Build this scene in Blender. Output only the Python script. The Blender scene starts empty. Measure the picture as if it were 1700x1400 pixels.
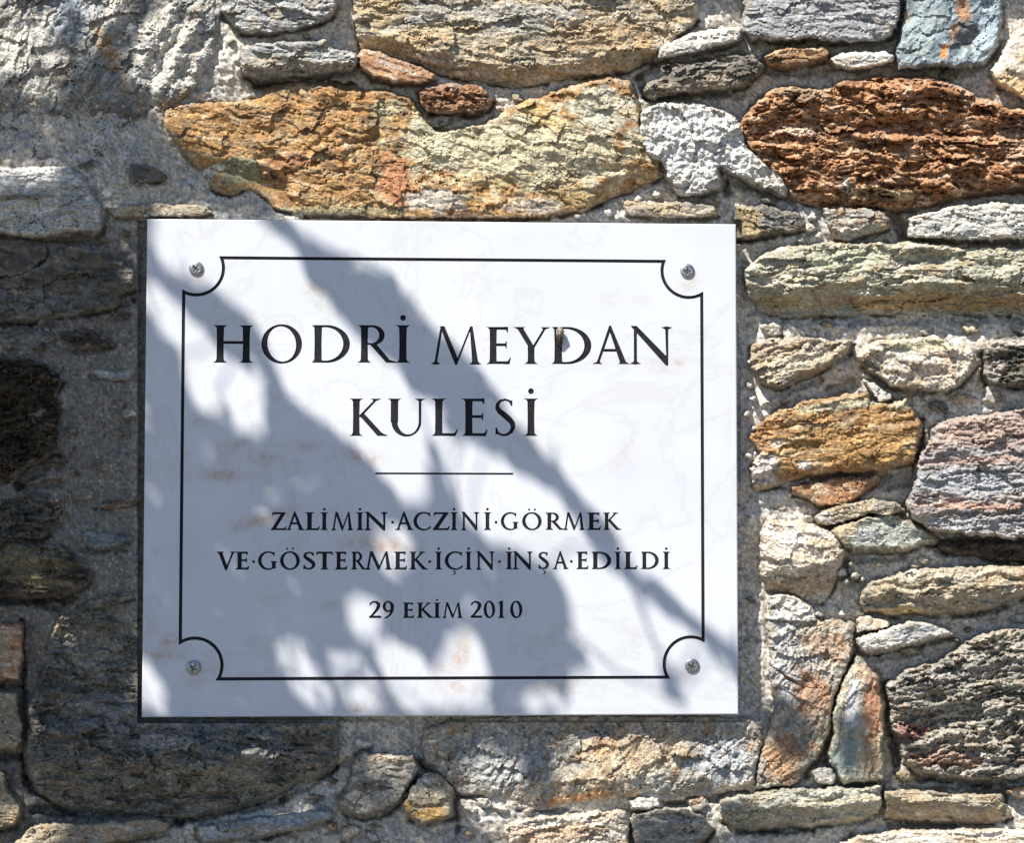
import bpy, math, random
import numpy as np
from mathutils import Vector, Matrix
from mathutils.geometry import delaunay_2d_cdt

random.seed(7)
R = math.radians
scene = bpy.context.scene
col = scene.collection
PX = 0.0005            # one photograph pixel on the plaque's front plane, metres
ZC = 1.80              # height of the plaque's centre above the ground

# ------------------------------------------------------------------ camera
F, CX, CY = 3000.0, 850.0, 700.0
CAM = np.array([-0.0203, -1.5039, -0.0355]); PITCH, YAW, ROLL = 0.0489, 0.0515, 0.0010
fw = np.array([math.sin(YAW)*math.cos(PITCH), math.cos(YAW)*math.cos(PITCH), math.sin(PITCH)])
r0 = np.array([math.cos(YAW), -math.sin(YAW), 0.0]); u0 = np.cross(r0, fw)
rt = r0*math.cos(ROLL)+u0*math.sin(ROLL); up = -r0*math.sin(ROLL)+u0*math.cos(ROLL)
cam = bpy.data.cameras.new('camera'); cam.sensor_width = 36; cam.lens = 36*F/1700
cam.clip_start = 0.05; cam.clip_end = 500
camo = bpy.data.objects.new('camera', cam); col.objects.link(camo); scene.camera = camo
M = Matrix((rt, up, -fw)).transposed().to_4x4()
M.translation = Vector((CAM[0], CAM[1], CAM[2]+ZC)); camo.matrix_world = M

# ------------------------------------------------------------------ light
SUN = np.array([0.43, 0.46, -0.78]); SUN /= np.linalg.norm(SUN)     # direction the light travels
scene.view_settings.view_transform = 'Standard'; scene.view_settings.look = 'None'
scene.view_settings.gamma = 1; scene.view_settings.use_curve_mapping = False
scene.view_settings.exposure = 0.72
world = bpy.data.worlds.new('World'); scene.world = world; world.use_nodes = True
wn = world.node_tree; bg = wn.nodes['Background']; sky = wn.nodes.new('ShaderNodeTexSky')
sky.sky_type = 'NISHITA'; sky.sun_disc = False
sky.sun_elevation = math.asin(-SUN[2])
sky.sun_rotation = math.atan2(-SUN[0], -SUN[1])
sky.dust_density = 0.2; sky.ozone_density = 4.0; sky.altitude = 300
wn.links.new(sky.outputs[0], bg.inputs[0]); bg.inputs[1].default_value = 0.070
sl = bpy.data.lights.new('sun', 'SUN'); sl.energy = 5.0; sl.angle = R(0.5); sl.color = (1.0, 0.955, 0.86)
so = bpy.data.objects.new('sun', sl); col.objects.link(so)
so.rotation_euler = Vector(SUN).to_track_quat('-Z', 'Y').to_euler(); so.location = (-3, -3, 8)

# ------------------------------------------------------------------ helpers
def W(px, py, n=0.0):
    """photograph pixel -> (x, z) in the plane n photo-pixels in front of the plaque's face (z relative to its centre)"""
    px = np.asarray(px, float); py = np.asarray(py, float); n = np.asarray(n, float)
    a = (px-CX)/F; b = (CY-py)/F
    d = fw[None]+a.reshape(-1, 1)*rt[None]+b.reshape(-1, 1)*up[None]
    t = (-n.reshape(-1)*PX-CAM[1])/d[:, 1]
    X = CAM[0]+d[:, 0]*t; Z = CAM[2]+d[:, 2]*t
    return X.reshape(px.shape), Z.reshape(px.shape)

def hsh(ix, iy, s):
    u = np.uint32
    h = ix.astype(u)*u(374761393)+iy.astype(u)*u(668265263)+u((s*1442695041) & 0xffffffff)
    h = (h ^ (h >> u(13)))*u(1274126177)
    h = (h ^ (h >> u(16)))*u(2246822519)
    return h ^ (h >> u(15))
def perlin(x, y, s=0):
    ix = np.floor(x); iy = np.floor(y); fx = x-ix; fy = y-iy
    ix = ix.astype(np.int64); iy = iy.astype(np.int64)
    u = fx*fx*fx*(fx*(fx*6-15)+10); v = fy*fy*fy*(fy*(fy*6-15)+10)
    def g(a, b, dx, dy):
        t = hsh(a, b, s).astype(float)*(2*math.pi/4294967296.0)
        return np.cos(t)*dx+np.sin(t)*dy
    a = g(ix, iy, fx, fy); b = g(ix+1, iy, fx-1, fy); c = g(ix, iy+1, fx, fy-1); d = g(ix+1, iy+1, fx-1, fy-1)
    return 1.5*((a+u*(b-a))+v*((c+u*(d-c))-(a+u*(b-a))))
def fbm(x, y, o=4, s=0, gain=.5):
    r = 0; a = 1; t = 0
    for i in range(o):
        r = r+a*perlin(x*2**i+17.3*i, y*2**i-9.1*i, s+i*31); t += a; a *= gain
    return r/t*1.4
def ridged(x, y, o=4, s=0):
    r = 0; a = 1; t = 0
    for i in range(o):
        r = r+a*(1-2*np.abs(perlin(x*2**i+5.3*i, y*2**i+3.1*i, s+i*57))); t += a; a *= .5
    return r/t
def worley(x, y, s=0):
    ix = np.floor(x).astype(np.int64); iy = np.floor(y).astype(np.int64)
    best = np.full(x.shape, 9.0); idv = np.zeros(x.shape)
    for i in (-1, 0, 1):
        for j in (-1, 0, 1):
            a = ix+i; b = iy+j
            px = a+hsh(a, b, s)/4294967296.0; py = b+hsh(a, b, s+7)/4294967296.0
            d = np.hypot(x-px, y-py); m = d < best
            idv = np.where(m, hsh(a, b, s+13)/4294967296.0, idv); best = np.where(m, d, best)
    return best, idv
def chips(x, y, s=0, tilt=1.0):
    """broken flakes: every cell a small tilted facet with its own level"""
    ix = np.floor(x).astype(np.int64); iy = np.floor(y).astype(np.int64)
    best = np.full(x.shape, 9.0); h = np.zeros(x.shape)
    for i in (-1, 0, 1):
        for j in (-1, 0, 1):
            a = ix+i; b = iy+j
            dx = x-a-hsh(a, b, s)/4294967296.0; dy = y-b-hsh(a, b, s+7)/4294967296.0
            d = dx*dx+dy*dy; m = d < best
            v = hsh(a, b, s+13)/4294967296.0-.5+tilt*((hsh(a, b, s+17)/4294967296.0-.5)*dx+(hsh(a, b, s+19)/4294967296.0-.35)*dy)
            h = np.where(m, v, h); best = np.where(m, d, best)
    return h
def sst(a, b, x):
    t = np.clip((x-a)/(b-a), 0, 1); return t*t*(3-2*t)
def polysd(x, y, P):
    """signed distance to a closed polygon, positive inside"""
    d = np.full(x.shape, 1e9); ins = np.zeros(x.shape, bool); n = len(P)
    for i in range(n):
        ax, ay = P[i]; bx, by = P[(i+1) % n]
        ex, ey = bx-ax, by-ay; l = ex*ex+ey*ey+1e-12
        t = np.clip(((x-ax)*ex+(y-ay)*ey)/l, 0, 1)
        d = np.minimum(d, (x-ax-t*ex)**2+(y-ay-t*ey)**2)
        if ay != by:
            c = ((ay > y) != (by > y)) & (x < ex*(y-ay)/(by-ay)+ax); ins ^= c
    return np.where(ins, 1, -1)*np.sqrt(d)
def smooth_poly(P, it=1):
    P = [tuple(p) for p in P]
    for _ in range(it):
        Q = []
        for i in range(len(P)):
            a = P[i]; b = P[(i+1) % len(P)]
            Q.append((a[0]*.94+b[0]*.06, a[1]*.94+b[1]*.06)); Q.append((a[0]*.06+b[0]*.94, a[1]*.06+b[1]*.94))
        P = Q
    return P

def grid_mesh(name, px, py, n, keep, rgb, mat, parent, close=None):
    """height field: px,py,n 2-D arrays in photo pixels -> one mesh, origin at its middle"""
    X, Z = W(px, py, n); Y = -n*PX
    cx, cz = float(X[keep].mean()), float(Z[keep].mean()); cy = float(Y[keep].min()+.01)
    H_, W_ = px.shape
    cell = keep[:-1, :-1] & keep[1:, :-1] & keep[:-1, 1:] & keep[1:, 1:]
    idx = np.arange(H_*W_).reshape(H_, W_)
    q = np.stack([idx[:-1, :-1][cell], idx[1:, :-1][cell], idx[1:, 1:][cell], idx[:-1, 1:][cell]], 1)
    used = np.zeros(H_*W_, bool); used[q.ravel()] = True
    remap = np.cumsum(used)-1; q = remap[q]
    co = np.stack([(X-cx).ravel()[used], (Y-cy).ravel()[used], (Z-cz).ravel()[used]], 1)
    nv = len(co)
    if close:                     # thickness: a rim and a back plane behind the face
        e = np.concatenate([q[:, [0, 1]], q[:, [1, 2]], q[:, [2, 3]], q[:, [3, 0]]])
        NV = nv+1; key = e[:, 0].astype(np.int64)*NV+e[:, 1]; rev = e[:, 1].astype(np.int64)*NV+e[:, 0]
        be = [tuple(t) for t in e[~np.isin(key, rev)].tolist()]
        bv = sorted({a for a, b in be} | {b for a, b in be}); mp = {v: nv+i for i, v in enumerate(bv)}
        back = co[bv].copy(); back[:, 1] = close-cy
        co = np.concatenate([co, back, [[0, close-cy, 0]]])
        rim = np.array([(b, a, mp[a], mp[b]) for a, b in be])
        fan = np.array([(mp[b], mp[a], len(co)-1) for a, b in be])
    else:
        rim = np.zeros((0, 4), int); fan = np.zeros((0, 3), int)
    me = bpy.data.meshes.new(name)
    nl = len(q)*4+len(rim)*4+len(fan)*3
    me.vertices.add(len(co)); me.vertices.foreach_set('co', co.ravel())
    me.loops.add(nl); me.loops.foreach_set('vertex_index', np.concatenate([q.ravel(), rim.ravel(), fan.ravel()]).astype(np.int32))
    tot = np.concatenate([np.full(len(q)+len(rim), 4), np.full(len(fan), 3)]).astype(np.int32)
    me.polygons.add(len(tot)); me.polygons.foreach_set('loop_start', np.concatenate([[0], np.cumsum(tot)[:-1]]).astype(np.int32))
    me.polygons.foreach_set('loop_total', tot)
    me.update(); me.validate()
    me.polygons.foreach_set('use_smooth', np.full(len(me.polygons), name != 'stone'))
    a = me.color_attributes.new('tint', 'FLOAT_COLOR', 'POINT')
    c = np.full((len(co), 4), 1.0); c[:, :3] = .2; c[:nv, :3] = rgb.reshape(-1, 3)[used]
    a.data.foreach_set('color', c.ravel())
    me.materials.append(mat)
    o = bpy.data.objects.new(name, me); col.objects.link(o); o.location = (cx, cy, cz+ZC)
    if parent: o.parent = parent; o.matrix_parent_inverse = parent.matrix_world.inverted()
    return o

def tag(o, label=None, cat=None, group=None, kind=None):
    if label: o['label'] = label
    if cat: o['category'] = cat
    if group: o['group'] = group
    if kind: o['kind'] = kind
    return o
def empty(name, loc):
    o = bpy.data.objects.new(name, None); col.objects.link(o); o.location = loc; o.empty_display_size = .05
    bpy.context.view_layer.update(); return o
def child(o, p):
    o.parent = p; o.matrix_parent_inverse = Matrix.Translation(p.location).inverted(); return o
def pydata(name, vs, fs, mat, parent=None, loc=(0, 0, 0), smooth=False):
    me = bpy.data.meshes.new(name); me.from_pydata([tuple(map(float, v)) for v in vs], [], [tuple(map(int, f)) for f in fs]); me.update()
    if smooth: me.polygons.foreach_set('use_smooth', np.ones(len(me.polygons), bool))
    me.materials.append(mat); o = bpy.data.objects.new(name, me); col.objects.link(o); o.location = loc
    if parent: child(o, parent)
    return o

# ------------------------------------------------------------------ materials
def newmat(name, rough=.9, spec=.2):
    m = bpy.data.materials.new(name); m.use_nodes = True; nt = m.node_tree; b = nt.nodes['Principled BSDF']
    b.inputs['Roughness'].default_value = rough; b.inputs['Specular IOR Level'].default_value = spec
    return m, nt, b
def rock_mat(name, fine=900, amt=.35, bump=.5, rough=.9, spec=.2, stretch=1.0, dist=.0012):
    """mineral colour and some painted sun and shade from the tint attribute, grain and fine relief from noise"""
    m, nt, b = newmat(name, rough, spec); N = nt.nodes; L = nt.links
    at = N.new('ShaderNodeAttribute'); at.attribute_name = 'tint'
    tc = N.new('ShaderNodeTexCoord'); oi = N.new('ShaderNodeObjectInfo')
    mp = N.new('ShaderNodeMapping'); mp.inputs['Scale'].default_value = (1, 1, stretch)
    ad = N.new('ShaderNodeVectorMath'); ad.operation = 'ADD'; L.new(tc.outputs['Object'], ad.inputs[0])
    sc_ = N.new('ShaderNodeVectorMath'); sc_.operation = 'SCALE'; sc_.inputs[0].default_value = (3, 5, 7); L.new(oi.outputs['Random'], sc_.inputs['Scale'])
    L.new(sc_.outputs[0], ad.inputs[1]); L.new(ad.outputs[0], mp.inputs[0])
    n1 = N.new('ShaderNodeTexNoise'); n1.inputs['Scale'].default_value = fine*.35; n1.inputs['Detail'].default_value = 6; n1.inputs['Roughness'].default_value = .75
    L.new(mp.outputs[0], n1.inputs[0])
    mr = N.new('ShaderNodeMapRange'); mr.inputs[1].default_value = .32; mr.inputs[2].default_value = .68
    mr.inputs[3].default_value = 1-amt; mr.inputs[4].default_value = 1+amt; L.new(n1.outputs[0], mr.inputs[0])
    vo = N.new('ShaderNodeTexVoronoi'); vo.inputs['Scale'].default_value = fine*.5; L.new(mp.outputs[0], vo.inputs[0])
    gr = N.new('ShaderNodeSeparateColor'); L.new(vo.outputs['Color'], gr.inputs[0])
    mr2 = N.new('ShaderNodeMapRange'); mr2.inputs[3].default_value = 1-amt*.5; mr2.inputs[4].default_value = 1+amt*.5; L.new(gr.outputs[0], mr2.inputs[0])
    mu = N.new('ShaderNodeMath'); mu.operation = 'MULTIPLY'; L.new(mr.outputs[0], mu.inputs[0]); L.new(mr2.outputs[0], mu.inputs[1])
    vm = N.new('ShaderNodeVectorMath'); vm.operation = 'SCALE'; L.new(at.outputs['Color'], vm.inputs[0]); L.new(mu.outputs[0], vm.inputs['Scale'])
    L.new(vm.outputs[0], b.inputs['Base Color'])
    bp = N.new('ShaderNodeBump'); bp.inputs['Strength'].default_value = bump; bp.inputs['Distance'].default_value = dist
    n2 = N.new('ShaderNodeTexNoise'); n2.inputs['Scale'].default_value = fine*.5; n2.inputs['Detail'].default_value = 5; n2.inputs['Roughness'].default_value = .7
    L.new(mp.outputs[0], n2.inputs[0]); L.new(n2.outputs[0], bp.inputs['Height']); L.new(bp.outputs[0], b.inputs['Normal'])
    return m
MAT = {
 'slate': rock_mat('layered_schist', 800, .42, .8, .8, .3, 2.5),
 'rough': rock_mat('rough_weathered_stone', 900, .46, .9, .92, .2, 1.2),
 'porous': rock_mat('porous_brown_stone', 900, .40, 1.0, .95, .15, 1.4),
 'smooth': rock_mat('smooth_veined_stone', 700, .20, .45, .75, .35, 1.0),
 'mortar': rock_mat('lime_mortar', 1000, .36, .9, .97, .12, 1.0),
}

# colour recipes: base, broad patches, streaks along the layers, (scale px)
C = {
 'grey':   [(.33, .33, .33), (.21, .21, .21), (.48, .47, .44), (.36, .31, .24)],
 'lgrey': [(0.317, 0.317, 0.310), (0.209, 0.213, 0.216), (0.433, 0.418, 0.389), (0.310, 0.253, 0.180)],
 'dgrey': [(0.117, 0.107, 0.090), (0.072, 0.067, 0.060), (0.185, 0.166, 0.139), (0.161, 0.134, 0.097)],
 'mgrey': [(0.212, 0.200, 0.170), (0.128, 0.117, 0.103), (0.323, 0.291, 0.246), (0.238, 0.192, 0.142)],
 'white':  [(.60, .57, .52), (.44, .43, .41), (.72, .69, .63), (.55, .47, .38)],
 'cream':  [(.60, .53, .44), (.46, .38, .29), (.70, .66, .59), (.54, .41, .28)],
 'tan': [(0.374, 0.313, 0.226), (0.270, 0.244, 0.209), (0.487, 0.426, 0.331), (0.400, 0.296, 0.174)],
 'orange': [(.41, .245, .11), (.31, .165, .075), (.47, .36, .22), (.21, .14, .09)],
 'brown':  [(.36, .195, .105), (.22, .12, .07), (.54, .33, .19), (.58, .43, .31)],
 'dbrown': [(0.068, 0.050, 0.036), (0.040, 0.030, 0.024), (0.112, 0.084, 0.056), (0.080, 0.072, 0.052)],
 'green': [(0.402, 0.376, 0.289), (0.286, 0.280, 0.234), (0.518, 0.481, 0.397), (0.375, 0.298, 0.189)],
 'blue':   [(.20, .245, .27), (.13, .16, .185), (.36, .41, .42), (.29, .29, .27)],
 'pinkgr': [(0.334, 0.315, 0.311), (0.299, 0.238, 0.210), (0.458, 0.425, 0.403), (0.229, 0.212, 0.206)],
 'mott': [(0.385, 0.361, 0.312), (0.271, 0.262, 0.254), (0.492, 0.435, 0.353), (0.369, 0.238, 0.148)],
 'lowgrey': [(.33, .31, .27), (.20, .19, .17), (.48, .44, .38), (.36, .29, .22)],
 'pale':   [(.40, .34, .20), (.28, .28, .19), (.44, .44, .36), (.46, .30, .12)],
}

# ------------------------------------------------------------------ the wall
MORT = [ # mortar height control points (photo x, y, height in px against the plaque's face)
 (60,240,-16),(180,270,-12),(260,230,-22),(330,330,-20),(300,270,-23),(400,345,-22),(400,100,-14),(440,140,-30),(560,150,-34),(640,170,-30),(760,200,-36),(830,160,-36),(960,120,-38),
 (200,420,-16),(220,500,-8),(60,560,-10),(200,600,-6),(150,680,-6),(200,760,-5),(60,805,-14),(200,870,-6),(180,950,-6),(60,1010,-24),(20,1020,-26),
 (60,1150,-30),(20,1260,-34),(80,1350,-38),(300,1370,-40),(560,1380,-38),(640,1240,-28),(560,1230,-20),(760,1380,-34),(700,1230,-40),(880,1350,-30),(1020,1340,-30),(1180,1390,-36),(1230,1250,-34),
 (1150,150,-38),(1230,170,-40),(1130,60,-30),(1270,120,-36),(1420,120,-44),(1560,130,-46),(1640,150,-36),(1680,90,-32),(1060,340,-30),(1000,345,-28),
 (1230,420,-42),(1260,400,-30),(1345,370,-24),(1300,400,-26),(1490,380,-50),(1680,320,-44),(1600,405,-30),
 (1235,540,-42),(1400,545,-44),(1600,545,-44),(1300,570,-34),(1245,620,-30),(1245,700,-28),(1600,570,-30),(1400,650,-48),(1600,670,-48),(1540,700,-50),(1240,780,-28),
 (1240,850,-44),(1240,950,-46),(1350,850,-50),(1480,800,-50),(1600,915,-54),(1420,950,-44),(1330,1030,-34),(1245,1050,-42),(1255,1150,-44),(1640,1030,-50),(1540,1080,-48),(1500,1090,-36),
 (1240,1230,-38),(1360,1290,-40),(1540,1300,-38),(1480,1380,-44),(1300,1385,-46),(1650,1310,-34),(1690,1370,-26),(-500,700,-20),(2200,700,-44),(850,-600,-34),(850,2000,-38),
 (700,-60,-40),(1600,-60,-40),(200,-60,-25),(750,750,-44)]
GAPS = [ # recessed joints: x0,y0,x1,y1,half width,depth
 (425,140,585,146,7,34),(-30,396,165,398,8,26),(985,120,1095,100,8,26),(1188,288,1208,318,7,30),(1372,1275,1386,1180,6,45),(1384,1180,1415,1095,4,30),(1474,1140,1488,1270,8,40),
 (1490,1285,1640,1305,5,26),(1545,900,1735,903,8,34),(-30,535,60,534,6,22),(100,528,200,510,2,10),(-30,996,120,992,8,34),(150,626,226,632,2,10),(300,1362,470,1330,8,34),(470,1330,560,1275,6,30),
 (60,1345,300,1366,7,30),(700,1270,735,1310,7,36),(735,1315,800,1326,6,30),(755,1320,760,1380,4,26),(1455,640,1530,655,4,20),(1100,1338,1240,1318,6,30),(1225,1384,1350,1378,4,26),
 (1500,395,1735,404,5,22),(1478,350,1505,395,10,34),(1395,925,1405,960,5,34),(1425,1040,1420,1090,3,18),(1530,700,1520,780,5,30),(1630,590,1636,640,5,26),(40,1150,42,1290,5,34),
 (36,1030,38,1140,3,24),(1430,1086,1530,1072,5,22),(45,1300,120,1350,7,30),(1640,1370,1480,1372,4,22),(135,915,210,914,2,10),(158,846,232,838,2,10),(105,770,130,740,2,8),(95,760,30,805,7,24),
 (1488,40,1500,70,4,26),(1090,106,1058,130,6,26),(170,388,180,352,3,12),(1350,795,1480,790,4,16),(1640,322,1700,318,4,10),(1305,326,1320,345,4,18),(585,110,600,60,4,12),(130,1008,220,994,2,8),
 (1405,880,1350,866,2,12),(1280,520,1400,524,3,10),(1668,1310,1664,1370,3,14),(1440,800,1516,795,12,24),(1560,912,1735,914,10,26),(1380,650,1410,640,9,20),(1290,652,1360,630,7,16),(1500,1302,1660,1308,7,22),(1440,1092,1520,1082,8,14),(1210,300,1290,325,7,22),(1110,158,1230,155,6,14),(1270,118,1370,120,6,16),(430,142,580,148,9,20),(1300,534,1735,530,5,12),(1370,850,1395,868,6,20),(1400,925,1500,922,7,18),(1060,130,1075,160,6,24),(960,130,1040,122,6,18),(860,1346,940,1344,4,14),(-30,545,90,540,7,18),(200,445,226,500,6,16),(100,800,30,812,6,18),(160,520,222,500,4,10),(560,1275,600,1255,5,16),(60,1000,100,1010,6,20),(0,1140,36,1142,5,20),(0,1256,40,1254,6,22)]
_M = np.array(MORT, float)
_M[:, 2] -= np.where((_M[:, 2] < -27), 12, 5)
def _mb(x, y):
    num = 0; den = 0
    for mx, my, mh in _M:
        w = 1/((x-mx)**2+(y-my)**2+300.0)**1.6; num = num+w*mh; den = den+w
    return num/den

LX = np.arange(-820, 2600, 10.0); LY = np.arange(-640, 2110, 10.0); LUT = _mb(*np.meshgrid(LX, LY))
def mortar_base(x, y):
    u = np.clip((x+820)/10, 0, len(LX)-1.001); v = np.clip((y+640)/10, 0, len(LY)-1.001); i = u.astype(int); j = v.astype(int); u = u-i; v = v-j
    return (LUT[j, i]*(1-u)+LUT[j, i+1]*u)*(1-v)+(LUT[j+1, i]*(1-u)+LUT[j+1, i+1]*u)*v

# the stones: kind, material, outline, height of the face, edge radius, options
S = []
def st(c, m, P, n, r=10, **k): S.append((c, m, P, n, r, k))
# --- top row
st('lgrey','rough',[(-30,-30),(362,-30),(368,15),(362,60),(350,110),(322,150),(290,172),(255,190),(215,205),(178,222),(140,245),(112,262),(60,262),(-30,268)],-11,22,ang=60,st=4,rg=6,nc=1,lab='large grey stone with folded ridges',
   bumps=[(10,20,110,150,16,9),(210,-20,140,140,9,8),(215,140,300,-20,14,12),(265,150,330,20,10,9),(305,150,345,70,9,7),(150,-20,180,60,22,7)],folds=[(-30,175,262,150,.28)],
   pat=[(170,60,12,90,25,(.42,.28,.16),.7),(50,70,70,60,0,(.64,.60,.54),.75),(280,80,70,80,0,(.60,.57,.52),.75),(180,10,50,40,0,(.64,.59,.52),.7),(120,222,190,44,8,(.15,.13,.11),.8),(70,150,40,14,0,(.64,.60,.54),.8),(290,168,40,10,20,(.30,.22,.13),.7),(120,20,50,60,0,(.25,.30,.36),.6)])  # pale patches brighten the colour where sun lands on the ridges
st('white','slate',[(-30,272),(20,278),(70,277),(110,275),(140,290),(152,320),(168,345),(170,375),(158,388),(120,385),(70,395),(-30,388)],9,14,ang=4,st=5,rg=2,lab='pale grey banded stone',pat=[(30,328,70,5,4,(.22,.17,.11),.8),(130,330,50,40,0,(.30,.31,.32),.6),(40,296,80,22,0,(.74,.72,.70),.8),(60,370,90,16,0,(.40,.39,.37),.6)])  # the brightest patch is sunlight painted into the stone's colour
st('dgrey','slate',[(216,272),(245,275),(265,285),(280,298),(262,300),(217,304)],-6,4,ang=8,st=2,rg=1)
st('tan','slate',[(180,350),(200,340),(260,337),(340,342),(352,352),(330,360),(190,360)],-4,5,ang=2,st=2,rg=1)
st('grey','slate',[(358,-30),(556,-30),(558,10),(545,30),(520,42),(480,52),(430,55),(402,52),(385,35),(362,20)],-2,9,ang=-8,st=7,rg=3,lab='grey layered stone')
st('grey','slate',[(404,78),(420,72),(470,68),(540,66),(552,78),(590,88),(598,102),(585,118),(540,126),(480,128),(425,132),(405,122),(400,100)],8,10,ang=-6,st=7,rg=3,folds=[(400,108,600,100,.7)],pat=[(480,110,90,18,-5,(.42,.36,.28),.6)])
st('tan','rough',[(583,-30),(590,20),(592,60),(598,78),(632,86),(690,106),(740,122),(800,135),(855,142),(905,136),(945,127),(1005,122),(1045,114),(1085,94),(1110,75),(1140,50),(1158,30),(1160,-30)],2,14,ang=-3,st=5,rg=5,fac=5,folds=[(590,50,850,118,.7),(850,118,1130,70,.7)],lab='broad tan and grey stone',
   pat=[(800,30,220,30,0,(.36,.37,.37),.5),(700,60,120,25,10,(.46,.33,.16),.45),(1000,60,100,30,-10,(.46,.30,.14),.4),(640,10,40,40,0,(.46,.33,.16),.5)])
st('brown','smooth',[(592,92),(604,84),(630,84),(660,98),(700,112),(722,125),(720,134),(695,140),(650,136),(620,128),(600,112)],-2,8,ang=-18,st=2,rg=2,pat=[(655,110,40,6,-18,(.5,.42,.36),.7)])
st('brown','porous',[(694,152),(706,142),(740,138),(790,140),(812,152),(818,165),(808,182),(780,190),(740,188),(712,184),(698,170)],0,11,ang=-4,st=5,rg=4,pit=.8,lab='small dark brown oval stone',pat=[(750,165,80,40,0,(.15,.075,.05),.6)])
st('orange','rough',[(272,208),(276,182),(300,172),(370,170),(424,165),(456,147),(495,139),(550,141),(600,150),(640,149),(674,158),(690,170),(700,196),(720,216),(745,218),(800,204),(860,172),(905,158),(960,138),(1010,130),(1045,134),(1058,165),(1064,205),(1078,238),(1092,262),(1098,290),(1075,305),(1035,318),(1000,335),(960,350),(900,360),(780,362),(620,360),(500,356),(455,342),(430,318),(416,310),(385,322),(352,312),(335,282),(308,256),(284,232)],6,10,ang=-12,st=3,rg=4.5,fac=5,
   lab='long orange and pale green stone',folds=[(1000,300,1098,270,.6),(330,250,470,280,.5)],cracks=[(430,262,520,268,4),(500,262,560,210,5),(610,200,640,280,6),(860,160,880,165,3),(560,240,620,230,4),(440,300,620,240,3)],
   pat=[(880,250,230,80,0,(.55,.52,.38),.75),(1000,180,60,40,0,(.55,.56,.47),.6),(655,300,32,48,0,(.42,.20,.11),.85),(400,285,38,30,0,(.22,.23,.15),.85),(720,230,50,60,0,(.62,.60,.44),.6),(720,335,55,22,0,(.56,.54,.50),.7),(640,180,30,20,0,(.42,.44,.30),.5),(960,330,80,25,-12,(.24,.20,.10),.5),(890,340,50,18,0,(.52,.48,.42),.6),(560,350,170,9,0,(.25,.23,.14),.8),(480,270,35,14,0,(.25,.10,.06),.5),(900,190,60,18,-30,(.52,.36,.14),.6),(820,300,60,14,0,(.50,.34,.14),.5)])
st('white','mortar',[(1060,185),(1085,172),(1128,166),(1165,172),(1216,190),(1238,215),(1243,245),(1270,268),(1300,292),(1310,312),(1300,326),(1262,310),(1225,290),(1192,276),(1198,310),(1165,322),(1128,325),(1110,300),(1100,275),(1080,262),(1062,235)],-4,10,ang=0,st=0,rg=8,lump=7,lab='whitish crusty lump of mortar',pat=[(1160,245,120,90,0,(.56,.56,.56),.75)])  # clump of mortar built the same way as a stone
st('white','smooth',[(1090,88),(1096,76),(1120,66),(1152,54),(1195,45),(1230,44),(1234,62),(1215,72),(1165,84),(1110,95),(1092,97)],4,9,ang=14,st=3,rg=2)
st('dgrey','slate',[(1098,106),(1145,104),(1190,95),(1222,86),(1258,93),(1268,108),(1255,125),(1240,142),(1190,150),(1135,156),(1085,164),(1066,152),(1075,135),(1100,130)],-4,9,ang=8,st=9,rg=5,pat=[(1160,140,90,14,8,(.40,.33,.25),.6),(1180,110,90,12,8,(.30,.27,.24),.5)])
st('grey','slate',[(1232,-30),(1498,-30),(1495,30),(1478,60),(1458,70),(1400,70),(1340,66),(1290,68),(1245,66),(1235,55)],0,11,ang=-2,st=4,rg=3,lab='grey rectangular stone',pat=[(1360,20,160,60,0,(.34,.34,.36),.7)])
st('orange','slate',[(1266,92),(1290,80),(1330,77),(1370,76),(1378,85),(1374,97),(1340,106),(1300,112),(1272,104)],-2,8,ang=4,st=6,rg=2,pat=[(1320,100,60,10,2,(.16,.10,.06),.6),(1320,85,50,5,2,(.52,.36,.22),.5)])
st('white','smooth',[(1374,98),(1395,86),(1430,83),(1470,84),(1488,94),(1480,104),(1450,112),(1415,116),(1385,110)],-4,10,ang=2,st=2,rg=1,lab='small white oval stone')
st('blue','smooth',[(1500,-30),(1660,-30),(1664,40),(1656,75),(1638,106),(1610,114),(1560,110),(1520,114),(1490,114),(1486,85),(1496,50)],4,12,ang=50,st=2,rg=5,fac=9,lab='blue grey stone with rust streak',pat=[(1598,15,14,24,10,(.44,.22,.10),.8),(1584,52,9,26,-20,(.46,.27,.14),.8),(1568,85,7,14,0,(.58,.26,.08),.9),(1506,28,7,10,0,(.50,.30,.16),.7),(1610,60,30,30,-20,(.10,.09,.09),.75),(1632,75,24,34,0,(.45,.52,.56),.6),(1640,30,20,50,0,(.40,.50,.56),.5),(1530,50,34,40,0,(.36,.42,.42),.5)],
   bumps=[(1596,75,1622,55,14,-12)])
st('cream','smooth',[(1735,20),(1700,40),(1672,70),(1655,100),(1643,118),(1655,142),(1680,155),(1700,168),(1735,170)],2,16,ang=20,st=2,rg=3,pat=[(1690,140,50,20,-15,(.48,.31,.14),.8)])
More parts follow.
